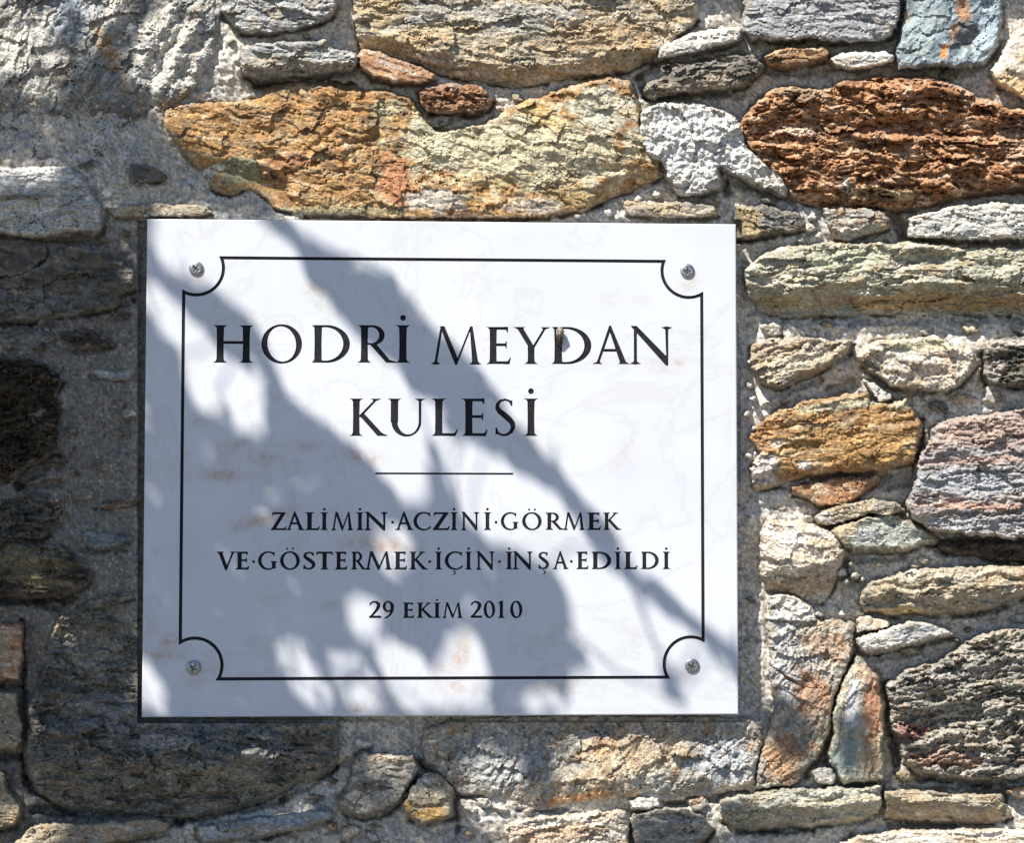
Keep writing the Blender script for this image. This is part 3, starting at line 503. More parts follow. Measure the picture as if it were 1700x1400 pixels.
# mortar: one continuous bed between and behind the stones
def lines(lo, a, b, hi, g, G): return np.concatenate([np.arange(lo, a, G), np.arange(a, b, g), np.arange(b, hi, G)])
xs = lines(-800, -30, 1735, 2550, 2.8, 14); ys = lines(-620, -30, 1435, 2080, 2.8, 14)
x, y = np.meshgrid(xs, ys)
mh = mortar_base(x, y)
hm = 4.0*fbm(x/60, y/50, 4, 901)+3.8*fbm(x/16, y/14, 4, 902, .6)+1.5*fbm(x/5, y/5, 2, 903)+2.2*chips((x+4*fbm(x/9, y/9, 2, 921))/13, (y+4*fbm(x/9, y/9, 2, 922))/10, 923)
w1, i1 = worley(x/8, y/8, 904); hm += 2.8*sst(.5, .15, w1)*(i1 > .72)-3.4*sst(.42, .12, w1)*(i1 < .14)
w1, i1 = worley(x/19, y/15, 905); hm += 4.5*sst(.48, .1, w1)*(i1 > .80)
hm += 2.5*np.clip(ridged(x/45, y/33, 3, 906)-.2, -1, 1)
crk = np.abs(fbm(x/70, y/55, 4, 907)); hm -= 4*sst(.018, .004, crk)*(fbm(x/150, y/150, 2, 908) > .15)
JJ = 4*fbm(x/20, y/20, 2, 909)+3*fbm(x/50, y/50, 2, 929)+2.5*fbm(x/7, y/7, 2, 939)
for gx0, gy0, gx1, gy1, gw, gd in GAPS:
    ex, ey = gx1-gx0, gy1-gy0; l = ex*ex+ey*ey; jj = JJ
    t = np.clip(((x-gx0)*ex+(y-gy0)*ey)/l, 0, 1); dd = np.hypot(x-gx0-t*ex, y-gy0-t*ey)+jj
    hm -= gd*sst(gw*1.5, gw*.5, dd)
# open crevices where the mortar has washed out under the stones' lower edges
nz1 = fbm(x/55, y/40, 3, 931); nz2 = fbm(x/11, y/11, 2, 932)
crv = np.zeros_like(x)
for q in S:
    if q[5].get('nc'): continue
    A = np.array(q[2]); lo, hi = A.min(0), A.max(0); big = min(1, (hi-lo).min()/50)
    i0, i1 = np.searchsorted(xs, [lo[0]-14, hi[0]+18]); j0, j1 = np.searchsorted(ys, [lo[1]-14, hi[1]+18]); sl_ = (slice(j0, j1), slice(i0, i1))
    X_, Y_ = x[sl_], y[sl_]; P_ = smooth_poly(q[2]); d0 = polysd(X_, Y_, P_); d1 = polysd(X_-1.5, Y_-5, P_)
    low = sst(1.5, 4.0, d1-d0)*sst(-9, -4, d0+2*nz2[sl_]+4*nz1[sl_])*(.25+.75*sst(-.15, .1, fbm(X_/48, Y_/48, 2, int(lo[0]) % 91+940)))
    allr = .25*sst(-5, -2, d0+2.2*nz2[sl_])*sst(.0, .3, fbm(X_/40, Y_/40, 2, 933))
    crv[sl_] = np.maximum(crv[sl_], big*np.maximum(low, allr))
hm -= crv*np.where(x < 260, 16, 30)
mh = mh+hm
jx = x+1.2*fbm(x/9, y/9, 2, 910)
inpl = (jx > 229) & (x < 1229) & (y > 367) & (y < 1199)
mh = np.where(inpl, np.minimum(mh, -46), mh)
rgb = np.broadcast_to(np.array([.60, .56, .50]), x.shape+(3,)).copy()
def mixm(b, f):
    global rgb
    rgb = rgb*(1-f[..., None])+np.array(b)*f[..., None]
mixm((.46, .45, .45), .8*sst(-.05, .3, fbm(x/80, y/70, 4, 911)))
mixm((.64, .56, .46), .6*sst(.05, .35, fbm(x/40, y/40, 4, 912)))
mixm((.72, .70, .66), .7*sst(.15, .4, fbm(x/24, y/24, 4, 913)))
mixm((.26, .23, .20), .5*sst(.1, .4, fbm(x/15, y/12, 4, 914)))
mixm((.15, .135, .12), .78*sst(290, 200, x)*sst(330, 420, y))          # tree shade painted into the mortar's colour on the left
w1, i1 = worley(x/5.5, y/5.5, 915); mixm((.13, .12, .11), .75*sst(.42, .15, w1)*(i1 > .68)); mixm((.70, .68, .64), .65*sst(.36, .15, w1)*(i1 < .10))
mixm((.70, .65, .57), .7*np.exp(-((x-395)/50)**2-((y-100)/75)**2))  # sunlit spot painted into the mortar as paler colour
mixm((.70, .66, .60), .6*np.exp(-((x-1262)/34)**2-((y-650)/120)**2))
rgb *= (1+.24*fbm(x/5, y/5, 3, 916))[..., None]; rgb = np.clip(rgb, .03, .75)
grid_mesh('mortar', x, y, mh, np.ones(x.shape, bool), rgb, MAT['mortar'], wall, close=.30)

# ------------------------------------------------------------------ glyphs (Roman capitals drawn as distance fields)
T, t_ = .188, .068
def smin(a, b, k=.05):
    h = np.clip(.5+.5*(b-a)/k, 0, 1); return b*(1-h)+a*h-k*h*(1-h)
def bar(x, y, x0, y0, x1, y1, w0, w1=None):
    w1 = w0 if w1 is None else w1; dx, dy = x1-x0, y1-y0; l = math.hypot(dx, dy); nx, ny = -dy/l, dx/l
    return -polysd(x, y, [(x0+nx*w0/2, y0+ny*w0/2), (x1+nx*w1/2, y1+ny*w1/2), (x1-nx*w1/2, y1-ny*w1/2), (x0-nx*w0/2, y0-ny*w0/2)])
def hpoly(x, y, P): return -polysd(x, y, P)
def ell(x, y, cx, cy, a, b, rot=0):
    c, s = math.cos(rot), math.sin(rot); X = (x-cx)*c+(y-cy)*s; Y = -(x-cx)*s+(y-cy)*c
    q = np.hypot(X/a, Y/b); g = np.hypot(X/a**2, Y/b**2)+1e-9; return q*(q-1)/g
def serif(x, y, cx, yb, up_=1, wl=.13, wr=.13):
    return hpoly(x, y, [(cx-wl, yb), (cx+wr, yb), (cx+wr*.5, yb+up_*.034), (cx-wl*.5, yb+up_*.034)])
def stem(x, y, cx, w=T, top=True, bot=True, h=1.0, sw=None):
    sw = sw or w/2+.105
    d = hpoly(x, y, [(cx-w/2, 0), (cx+w/2, 0), (cx+w*.46, h/2), (cx+w/2, h), (cx-w/2, h), (cx-w*.46, h/2)])
    if bot: d = smin(d, serif(x, y, cx, 0, 1, sw, sw), .07)
    if top: d = smin(d, serif(x, y, cx, h, -1, sw, sw), .07)
    return np.maximum(d, np.maximum(-y, y-h))
def G_(ch, x, y):
    """returns field over em coordinates; natural width in GW"""
    if ch == 'H':
        return np.minimum(np.minimum(stem(x, y, .2), stem(x, y, .9)), bar(x, y, .2, .54, .9, .54, t_))
    if ch == 'I': return stem(x, y, .19)
    if ch == 'O':
        return np.maximum(ell(x, y, .54, .5, .54, .525), -ell(x, y, .54, .5, .385, .478, .16))
    if ch == 'D':
        d = stem(x, y, .2, sw=.17)
        o = np.maximum(ell(x, y, .42, .5, .60, .502), .2-x); i = np.maximum(ell(x, y, .38, .5, .475, .452, .0), .2+T*.4-x)
        return np.minimum(d, np.maximum(o, -i))
    if ch == 'R' or ch == 'P':
        d = stem(x, y, .2)
        o = np.maximum(ell(x, y, .42, .735, .33, .265), .2-x); i = np.maximum(ell(x, y, .38, .735, .225, .218), .2+T*.3-x)
        d = np.minimum(d, np.maximum(o, -i))
        return np.maximum(np.minimum(d, smin(hpoly(x, y, [(.37, .47), (.52, .5), (.90, .06), (1.04, 0), (.80, 0)]), hpoly(x, y, [(.86, 0), (1.08, 0), (1.08, .02), (.92, .05)]), .05)), -y)
    if ch == 'M':
        d = hpoly(x, y, [(.09, 0), (.155, 0), (.315, 1.02), (.26, 1.02)]); d = smin(d, serif(x, y, .13, 0, 1, .13, .13), .06)
        d = np.minimum(d, hpoly(x, y, [(.24, 1.02), (.36, 1.02), (.735, .12), (.67, -.02), (.655, -.02)]))
        d = np.minimum(d, hpoly(x, y, [(.65, -.02), (.70, -.02), (1.10, 1.02), (1.06, 1.02)]))
        d = np.minimum(d, smin(hpoly(x, y, [(1.05, 1.02), (1.12, 1.02), (1.28, 0), (1.12, 0)]), serif(x, y, 1.20, 0, 1, .17, .17), .06))
        return d
    if ch == 'E':
        d = stem(x, y, .2)
        for y_, xr in ((1-t_/2, .60), (.52, .56), (t_/2, .64)): d = np.minimum(d, bar(x, y, .2, y_, xr, y_, t_))
        d = smin(d, hpoly(x, y, [(.615, 1.0), (.605, .86), (.585, .86), (.545, .96), (.50, 1.0)]), .02)
        d = smin(d, hpoly(x, y, [(.575, .62), (.575, .42), (.56, .42), (.53, .52), (.56, .62)]), .02)
        return smin(d, hpoly(x, y, [(.655, .0), (.69, .17), (.67, .17), (.60, .05), (.52, .0)]), .02)
    if ch == 'Y':
        d = stem(x, y, .5, top=False, h=.5)
        d = np.minimum(d, hpoly(x, y, [(.425, .40), (.575, .40), (.575, .48), (.25, 1.0), (.09, 1.0), (.425, .47)]))
        d = np.minimum(d, hpoly(x, y, [(.52, .44), (.575, .42), (.93, 1.0), (.87, 1.0)]))
        d = smin(d, serif(x, y, .16, 1, -1, .16, .17), .05); d = smin(d, serif(x, y, .90, 1, -1, .14, .14), .05)
        return np.maximum(d, y-1)
    if ch == 'A':
        d = hpoly(x, y, [(.11, 0), (.175, 0), (.50, .93), (.50, 1.04), (.46, 1.04)])
        d = np.minimum(d, hpoly(x, y, [(.44, .98), (.465, 1.04), (.50, 1.04), (.93, 0), (.765, 0)]))
        d = np.minimum(d, bar(x, y, .24, .37, .70, .37, t_))
        d = smin(d, serif(x, y, .15, 0, 1, .15, .13), .05); return np.maximum(smin(d, serif(x, y, .85, 0, 1, .15, .17), .05), -y)
    if ch == 'N':
        d = hpoly(x, y, [(.18, 0), (.245, 0), (.245, .95), (.18, .98)]); d = smin(d, serif(x, y, .21, 0, 1, .14, .14), .06)
        d = np.minimum(d, hpoly(x, y, [(.10, 1.03), (.24, 1.03), (.98, .17), (.98, -.04), (.94, -.04)]))
        d = np.minimum(d, smin(hpoly(x, y, [(.925, 1), (.99, 1), (.99, -.04), (.955, -.04)]), serif(x, y, .96, 1, -1, .14, .14), .06)); return d
    if ch == 'K':
        d = stem(x, y, .2); d = np.minimum(d, hpoly(x, y, [(.26, .52), (.33, .50), (.83, 1.0), (.76, 1.0)]))
        d = np.minimum(d, smin(hpoly(x, y, [(.30, .54), (.42, .60), (.98, .04), (1.06, 0), (.82, 0)]), hpoly(x, y, [(.84, 0), (1.10, 0), (1.10, .02), (.96, .05)]), .05))
        return np.maximum(smin(d, serif(x, y, .78, 1, -1, .17, .14), .05), np.maximum(-y, y-1))
    if ch == 'U':
        d = np.minimum(smin(bar(x, y, .2, .36, .2, 1, T), serif(x, y, .2, 1, -1, .18, .18), .06), smin(bar(x, y, .88, .36, .88, 1, .06), serif(x, y, .88, 1, -1, .14, .14), .06))
        b = np.maximum(np.maximum(ell(x, y, .5175, .38, .3925, .40), -ell(x, y, .5625, .40, .2875, .365)), y-.40)
        return np.maximum(np.minimum(d, b), y-1)
    if ch == 'L':
        d = np.minimum(stem(x, y, .2), bar(x, y, .2, t_/2, .62, t_/2, t_))
        return smin(d, hpoly(x, y, [(.64, 0), (.70, .18), (.68, .18), (.60, .05), (.50, 0)]), .02)
    if ch == 'S':
        # spine as tapered polyline
        pts = [(.50, .84, .045), (.44, .94, .05), (.32, .975, .05), (.19, .94, .06), (.115, .85, .085), (.11, .75, .11), (.17, .66, .135), (.30, .56, .15), (.43, .45, .15), (.52, .35, .135), (.545, .24, .115), (.49, .11, .085), (.37, .03, .06), (.24, .02, .05), (.13, .07, .05), (.08, .19, .04)]
        d = np.full(x.shape, 9.)
        for (a, b, w), (c, e, v) in zip(pts[:-1], pts[1:]):
            ex, ey = c-a, e-b; q = np.clip(((x-a)*ex+(y-b)*ey)/(ex*ex+ey*ey), 0, 1); d = np.minimum(d, np.hypot(x-a-q*ex, y-b-q*ey)-(w+(v-w)*q)/2)
        d = smin(d, hpoly(x, y, [(.49, .80), (.51, .80), (.52, .97), (.46, .92)]), .02); return smin(d, hpoly(x, y, [(.07, .22), (.09, .22), (.12, .08), (.06, .02)]), .02)
    if ch == 'Z':
        d = bar(x, y, .12, 1-t_/2, .82, 1-t_/2, t_); d = np.minimum(d, bar(x, y, .03, t_/2, .82, t_/2, t_))
        d = np.minimum(d, hpoly(x, y, [(.03, 0), (.22, 0), (.84, 1), (.65, 1)]))
        d = smin(d, hpoly(x, y, [(.10, 1), (.07, .84), (.09, .84), (.16, .95), (.2, 1)]), .02); return smin(d, hpoly(x, y, [(.84, 0), (.90, .18), (.88, .18), (.78, .05), (.7, 0)]), .02)
    if ch in 'CG':
        d = np.maximum(ell(x, y, .54, .5, .54, .525), -ell(x, y, .57, .5, .42, .475, .12))
        d = np.maximum(d, -hpoly(x, y, [(.60, .5), (.86, .80), (.86, 1.2), (1.4, 1.2), (1.4, -.3), (.92, -.3), (.92, .17)]))
        d = smin(d, hpoly(x, y, [(.85, .80), (.87, .80), (.88, .98), (.84, .95)]), .02)
        if ch == 'G': d = np.minimum(d, smin(bar(x, y, .86, .06, .86, .42, T*.9), serif(x, y, .86, .44, -1, .16, .15), .05))
        return d
    if ch == 'V':
        d = hpoly(x, y, [(.10, 1), (.27, 1), (.56, .12), (.50, -.04), (.47, -.04)]); d = np.minimum(d, hpoly(x, y, [(.48, -.04), (.53, -.04), (.90, 1), (.84, 1)]))
        return np.maximum(smin(smin(d, serif(x, y, .18, 1, -1, .17, .17), .05), serif(x, y, .87, 1, -1, .13, .13), .05), y-1)
    if ch == 'T':
        d = np.minimum(stem(x, y, .45, top=False), bar(x, y, .04, 1-t_/2, .86, 1-t_/2, t_))
        d = smin(d, hpoly(x, y, [(.05, 1), (.0, .84), (.02, .84), (.1, .95), (.15, 1)]), .02); return smin(d, hpoly(x, y, [(.85, 1), (.90, .84), (.88, .84), (.8, .95), (.75, 1)]), .02)
    if ch == '2':
        pts = [(.06, .80, .04), (.12, .92, .05), (.24, .975, .06), (.38, .94, .09), (.46, .83, .125), (.46, .70, .13), (.40, .52, .11), (.26, .30, .08), (.10, .07, .06)]
        d = bar(x, y, .04, .055, .56, .055, .10)
    elif ch == '9':
        d = np.maximum(ell(x, y, .28, .68, .28, .32), -ell(x, y, .27, .69, .155, .27, .1))
        pts = [(.50, .66, .11), (.49, .46, .10), (.42, .26, .08), (.28, .08, .06), (.12, -.02, .04)]
    elif ch == '0': return np.maximum(ell(x, y, .32, .5, .32, .515), -ell(x, y, .32, .5, .19, .465, .08))
    elif ch == '1': return np.maximum(np.minimum(stem(x, y, .2, w=.13, top=False), hpoly(x, y, [(.27, 1.02), (.24, 1.02), (.06, .90), (.07, .88), (.15, .90)])), y-1.02)
    elif ch == '.': return ell(x, y, .08, .42, .08, .08)
    elif ch == '*': return ell(x, y, .08, 1.17, .078, .078)
    if ch in '29':
        for (a, b, w), (c, e, v) in zip(pts[:-1], pts[1:]):
            ex, ey = c-a, e-b; q = np.clip(((x-a)*ex+(y-b)*ey)/(ex*ex+ey*ey), 0, 1); d = np.minimum(d, np.hypot(x-a-q*ex, y-b-q*ey)-(w+(v-w)*q)/2)
        return np.maximum(d, -y-.03)
BB = {'H': (0, 1.1), 'I': (0, .38), 'O': (0, 1.08), 'D': (.03, 1.02), 'R': (.02, 1.06), 'M': (0, 1.37), 'E': (.02, .69), 'Y': (0, 1.04), 'A': (0, 1.02), 'N': (.07, 1.10), 'K': (.02, 1.10), 'U': (.02, 1.02),
      'L': (.02, .70), 'S': (.05, .62), 'Z': (.03, .90), 'C': (0, .90), 'G': (0, 1.01), 'V': (0, 1.0), 'T': (0, .90), '2': (.02, .56), '9': (0, .56), '0': (0, .64), '1': (.03, .37), '.': (0, .16)}
def contours(f, xs, ys):
    """marching squares zero contours, closed loops"""
    Hh, Ww = f.shape; s = f < 0; seg = {}
    def pt(k):
        (j, i, v) = k
        if v: a, b = f[j, i], f[j+1, i]; q = a/(a-b); return (xs[i], ys[j]+(ys[j+1]-ys[j])*q)
        a, b = f[j, i], f[j, i+1]; q = a/(a-b); return (xs[i]+(xs[i+1]-xs[i])*q, ys[j])
    cc = s[:-1, :-1]*1+s[:-1, 1:]*2+s[1:, 1:]*4+s[1:, :-1]*8
    E_ = {1: [(3, 0)], 2: [(0, 1)], 3: [(3, 1)], 4: [(1, 2)], 5: [(3, 2), (1, 0)], 6: [(0, 2)], 7: [(3, 2)], 8: [(2, 3)], 9: [(2, 0)], 10: [(0, 3), (2, 1)], 11: [(2, 1)], 12: [(1, 3)], 13: [(1, 0)], 14: [(0, 3)]}
    for j, i in zip(*np.nonzero((cc > 0) & (cc < 15))):
        ks = [(j, i, 0), (j, i+1, 1), (j+1, i, 0), (j, i, 1)]
        for a, b in E_[int(cc[j, i])]: seg[ks[a]] = ks[b]
    out = []
    while seg:
        k0, k1 = seg.popitem(); lp = [pt(k0)]
        while k1 != k0:
            lp.append(pt(k1)); k1 = seg.pop(k1, k0)
        if len(lp) > 7: out.append(lp)
    return out
def simplify(lp, eps):
    """drop points that lie on a straight run (Douglas-Peucker on a closed loop)"""
    A = np.array(lp); n = len(A); i0 = int(A[:, 0].argmin()); A = np.roll(A, -i0, 0); i1 = int(((A-A[0])**2).sum(1).argmax())
    keep = {0, i1}; stk = [(0, i1), (i1, n)]
    while stk:
        a, b = stk.pop()
        if b-a < 2: continue
        p, q = A[a], A[b % n]; e = q-p; l = np.hypot(*e)+1e-12; d = np.abs((A[a+1:b, 0]-p[0])*e[1]-(A[a+1:b, 1]-p[1])*e[0])/l
        m = int(d.argmax())
        if d[m] > eps: keep.add(a+1+m); stk += [(a, a+1+m), (a+1+m, b)]
    return [tuple(A[i]) for i in sorted(keep)]

GL = []                                    # (name, loops in plaque coordinates)
def uz(px, py): X, Z = W(np.array([px]), np.array([py])); return float(X[0]), float(Z[0])
_cache = {}
def glyph(ch, x0, x1, yb, yt, nm='letter'):
    base = {'İ': 'I', 'Ö': 'O', 'Ç': 'C', 'Ş': 'S', '·': '.'}.get(ch, ch)
    off = .024 if abs(yb-yt) < 35 else .004; key = (base, off)
    if key not in _cache:
        g = .011; xs_ = np.arange(-.12, 1.5, g); ys_ = np.arange(-.12, 1.35, g); X, Y = np.meshgrid(xs_, ys_)
        _cache[key] = [simplify(l, .0022) for l in contours(G_(base, X, Y)-off, xs_, ys_)]
    b0, b1 = BB[base]; ax, az = uz(x0, yb); bx, _ = uz(x1, yb); tx, tz = uz(x0, yt); h = tz-az
    sx = (bx-ax)/(b1-b0); cxm = (ax+bx)/2
    L_ = [[(ax+(p[0]-b0)*sx, az+p[1]*h) for p in l] for l in _cache[key]]
    def disc(cx, cz, r, n=18): return [(cx+r*math.cos(2*math.pi*i/n), cz+r*math.sin(2*math.pi*i/n)) for i in range(n)]
    if ch == 'İ': L_.append(disc(cxm, az+1.20*h, .078*h))
    if ch == 'Ö': L_ += [disc(cxm-.17*h, az+1.20*h, .062*h), disc(cxm+.17*h, az+1.20*h, .062*h)]
    if ch in 'ÇŞ':
        q = .02 if ch == 'Ç' else 0
        L_.append([(cxm+h*(a+q), az+h*b) for a, b in [(-.02, -.055), (.03, -.055), (.02, -.10), (.09, -.13), (.115, -.19), (.09, -.27), (.02, -.32), (-.09, -.34), (-.10, -.32), (-.02, -.29), (.025, -.23), (.015, -.17), (-.05, -.14)]])
    GL.append((nm, L_))
def line(txt, spec, yb, yt):
    for ch, sp in zip(txt, spec):
        if ch == '·': GL.append(('letter_dot', [[(uz(sp, (yb*.42+yt*.42)+.08*yb+.08*yt)[0]+.0012*math.cos(i*math.pi/8), uz(sp, yb*.56+yt*.44)[1]+.0012*math.sin(i*math.pi/8)) for i in range(16)]])); continue
        glyph(ch, sp[0], sp[1], yb, yt)
line('HODRİ', [(353, 421), (434, 501), (517, 580.5), (594, 657), (656.5, 681)], 602, 540)
line('MEYDAN', [(715.5, 799.7), (808, 848), (852, 914), (915.5, 981.5), (983.5, 1046), (1045, 1117)], 604.3, 543)
line('KULESİ', [(581, 643), (643.5, 706), (717, 760), (767, 809), (822, 856.5), (870, 893)], 723.8, 662)
line('ZALİMİN·ACZİNİ·', [(450.6, 475.3), (475, 505), (507.8, 530.6), (533, 543.5), (550.6, 586), (592.5, 602.5), (605.4, 642.8), 651.8, (656.5, 686), (687, 714), (719, 746), (749, 758.5), (766, 795), (804, 814.5), 823.5], 880, 851.5)
line('GÖRMEK', [(832, 860), (867.5, 898.7), (907, 936), (935.7, 971), (976, 997), (1002.5, 1030.5)], 879.7, 852)
line('VE·GÖSTERMEK·İÇİN·', [(359.5, 390.7), (392, 413), 421, (429, 459), (465.5, 497), (504, 523.5), (525, 552.5), (557, 576), (584, 607.5), (606.6, 650.6), (655, 675), (681, 709.4), 713.5, (723, 733), (739, 767), (773, 782.5), (790.6, 820.7), 829.4], 945.5, 917)
line('İNŞA·EDİLDİ', [(840.5, 850), (851.5, 884), (894.5, 911.5), (918, 943.7), 948.5, (958, 976.5), (983, 1014), (1021, 1030.5), (1037, 1058), (1065, 1093), (1101, 1111.4)], 945, 917)
line('29', [(613, 632), (635.8, 653.4)], 1026.3, 999)
line('EKİM', [(669.4, 687), (693, 719.5), (720.5, 730.6), (735, 767.8)], 1026, 1001.5)
line('2010', [(781.5, 799.5), (803.5, 821.3), (827, 837.6), (847.5, 866.6)], 1026, 999)
# dividing rule
a_, b_ = uz(623, 786.3), uz(852, 787); GL.append(('dividing_rule', [[(a_[0], a_[1]-.0008), (b_[0], b_[1]-.0008), (b_[0], b_[1]+.0008), (a_[0], a_[1]+.0008)]]))
# frame line with scooped corners round the screws
bl = uz(305, 487)[0]; br = uz(1165, 490)[0]; bt = uz(740, 431)[1]; bb = uz(740, 1126.5)[1]
SCR = [uz(326, 446), uz(1141, 450), uz(322, 1109), uz(1149, 1106)]
ARC = [uz(326, 445), uz(1143, 450), uz(323, 1105.5), uz(1147, 1103)]
g = .0006; xs_ = np.arange(bl-.01, br+.01, g); ys_ = np.arange(bb-.01, bt+.01, g); X, Y = np.meshgrid(xs_, ys_)
q = np.maximum(np.maximum(bl-X, X-br), np.maximum(bb-Y, Y-bt))
for cx, cz in ARC: q = np.maximum(q, .0224-np.hypot(X-cx, Y-cz))
GL.append(('frame_line', [simplify(l, .00008) for l in contours(np.abs(q)-.00135, xs_, ys_)]))

# ------------------------------------------------------------------ the plaque
def marble_mat():
    m, nt, b = newmat('white_marble', .38, .35); N = nt.nodes; L = nt.links
    tc = N.new('ShaderNodeTexCoord'); at = N.new('ShaderNodeAttribute'); at.attribute_name = 'stain'
    def noise(sc_, det, ro, dist=0, warp=None):
        n = N.new('ShaderNodeTexNoise'); n.inputs['Scale'].default_value = sc_; n.inputs['Detail'].default_value = det; n.inputs['Roughness'].default_value = ro; n.inputs['Distortion'].default_value = dist
        L.new(tc.outputs['Object'], n.inputs[0]); return n
    def mr(src, a, b_, c, d):
        r = N.new('ShaderNodeMapRange'); r.inputs[1].default_value = a; r.inputs[2].default_value = b_; r.inputs[3].default_value = c; r.inputs[4].default_value = d; L.new(src, r.inputs[0]); return r.outputs[0]
    def mixc(f, A, B):
        x_ = N.new('ShaderNodeMix'); x_.data_type = 'RGBA'; L.new(f, x_.inputs[0])
        for s_, v_ in ((6, A), (7, B)):
            if isinstance(v_, tuple): x_.inputs[s_].default_value = v_+(1,)
            else: L.new(v_, x_.inputs[s_])
        return x_.outputs[2]
    cl = mixc(mr(noise(9, 5, .6, .8).outputs[0], .38, .7, 0, 1), (.66, .675, .735), (.61, .63, .70))
    cl = mixc(mr(noise(30, 4, .6, 1.2).outputs[0], .60, .75, 0, .35), cl, (.74, .69, .62))
    v1 = noise(4.5, 6, .62, 1.6)                                       # faint grey veins
    sb = N.new('ShaderNodeMath'); sb.operation = 'SUBTRACT'; sb.inputs[1].default_value = .5; L.new(v1.outputs[0], sb.inputs[0])
    ab = N.new('ShaderNodeMath'); ab.operation = 'ABSOLUTE'; L.new(sb.outputs[0], ab.inputs[0])
    cl = mixc(mr(ab.outputs[0], .0, .020, .30, 0), cl, (.50, .48, .45))
    se = N.new('ShaderNodeSeparateColor'); L.new(at.outputs['Color'], se.inputs[0])
    nn = mr(noise(160, 4, .7, .5).outputs[0], .35, .62, .15, 1)
    mm = N.new('ShaderNodeMath'); mm.operation = 'MULTIPLY'; L.new(se.outputs[0], mm.inputs[0]); L.new(nn, mm.inputs[1])
    cl = mixc(mm.outputs[0], cl, (.50, .36, .27))
    mm = N.new('ShaderNodeMath'); mm.operation = 'MULTIPLY'; L.new(se.outputs[1], mm.inputs[0]); L.new(nn, mm.inputs[1])
    cl = mixc(mm.outputs[0], cl, (.52, .54, .48))
    L.new(cl, b.inputs['Base Color'])
    L.new(mr(noise(60, 4, .6).outputs[0], .3, .7, .30, .46), b.inputs['Roughness'])
    bp = N.new('ShaderNodeBump'); bp.inputs['Strength'].default_value = .05; bp.inputs['Distance'].default_value = .0006
    L.new(noise(350, 3, .6).outputs[0], bp.inputs['Height']); L.new(bp.outputs[0], b.inputs['Normal'])
    return m
marble = marble_mat()
ink, nt, b = newmat('engraved_dark_paint', .7, .12); b.inputs['Base Color'].default_value = (.030, .028, .034, 1)
nz = nt.nodes.new('ShaderNodeTexNoise'); nz.inputs['Scale'].default_value = 900; nz.inputs['Detail'].default_value = 4
rp = nt.nodes.new('ShaderNodeValToRGB'); rp.color_ramp.elements[0].color = (.008, .008, .011, 1); rp.color_ramp.elements[0].position = .35; rp.color_ramp.elements[1].color = (.038, .036, .043, 1); rp.color_ramp.elements[1].position = .7
tcn = nt.nodes.new('ShaderNodeTexCoord'); nt.links.new(tcn.outputs['Object'], nz.inputs[0]); nt.links.new(nz.outputs[0], rp.inputs[0]); nt.links.new(rp.outputs[0], b.inputs['Base Color'])

CR = [uz(244, 363), uz(1222, 372), uz(1226, 1187), uz(235, 1192)]
pl, pr = (CR[0][0]+CR[3][0])/2, (CR[1][0]+CR[2][0])/2; pt_, pb = (CR[0][1]+CR[1][1])/2, (CR[2][1]+CR[3][1])/2
plaque = empty('marble_plaque', (0, 0, pb+ZC))
tag(plaque, 'white veined marble plaque with black engraved Turkish inscription screwed to the stone wall', 'plaque')
TH, CH, DEP = .018, .0011, .0008
vs = []; es = []
def addloop(lp):
    i0 = len(vs); vs.extend(lp); es.extend([(i0+i, i0+(i+1) % len(lp)) for i in range(len(lp))])
addloop([(pl+CH, pb+CH), (pr-CH, pb+CH), (pr-CH, pt_-CH), (pl+CH, pt_-CH)])
for nm, L_ in GL:
    for l in L_: addloop(l)
npl = len(vs)
gx = np.arange(pl+.004, pr-.003, .0042); gy = np.arange(pb+.004, pt_-.003, .0042)
vs += [(a+random.uniform(-.0004, .0004), b_+random.uniform(-.0004, .0004)) for a in gx for b_ in gy]
ov, oe, of, _, _, _ = delaunay_2d_cdt([Vector(v) for v in vs], es, [], 0, 1e-7, False)
OV = np.array([(v.x, v.y) for v in ov]); OF = np.array([f for f in of if len(f) == 3])
cen = OV[OF].mean(1)
inside = np.zeros(len(OF), bool)
for nm, L_ in GL:
    A = np.concatenate([np.array(l) for l in L_]); lo, hi = A.min(0), A.max(0)
    m = np.nonzero((cen[:, 0] > lo[0]) & (cen[:, 0] < hi[0]) & (cen[:, 1] > lo[1]) & (cen[:, 1] < hi[1]))[0]
    if not len(m): continue
    cnt = np.zeros(len(m), bool)
    for l in L_: cnt ^= polysd(cen[m, 0], cen[m, 1], l) > 0
    inside[m] |= cnt
FO = OF[~inside]
v3 = [(p[0], 0, p[1]) for p in OV]; f3 = [tuple(f) for f in FO]
# orient to face the viewer
def orient(f):
    a, b_, c_ = OV[f[0]], OV[f[1]], OV[f[2]]
    return f if (b_[0]-a[0])*(c_[1]-a[1])-(b_[1]-a[1])*(c_[0]-a[0]) > 0 else (f[0], f[2], f[1])
f3 = [orient(f) for f in f3]
n0 = len(v3)
def ring(ins, yv): return [(pl+ins, yv, pb+ins), (pr-ins, yv, pb+ins), (pr-ins, yv, pt_-ins), (pl+ins, yv, pt_-ins)]
cidx = []
for c_ in ring(CH, 0): cidx.append(int(((OV-np.array([c_[0], c_[2]]))**2).sum(1).argmin()))
rings = [ring(CH*.3, CH*.3), ring(0, CH), ring(0, TH-.001), ring(.001, TH)]
prev = cidx
for rg_ in rings:
    cur = [len(v3)+i for i in range(4)]; v3 += rg_
    for i in range(4): f3.append((prev[i], cur[i], cur[(i+1) % 4], prev[(i+1) % 4]))
    prev = cur
f3.append(tuple(prev[::-1]))
slab = pydata('slab', [(a, b_, c_+ZC) for a, b_, c_ in v3], f3, marble, plaque)
slab.data.validate()
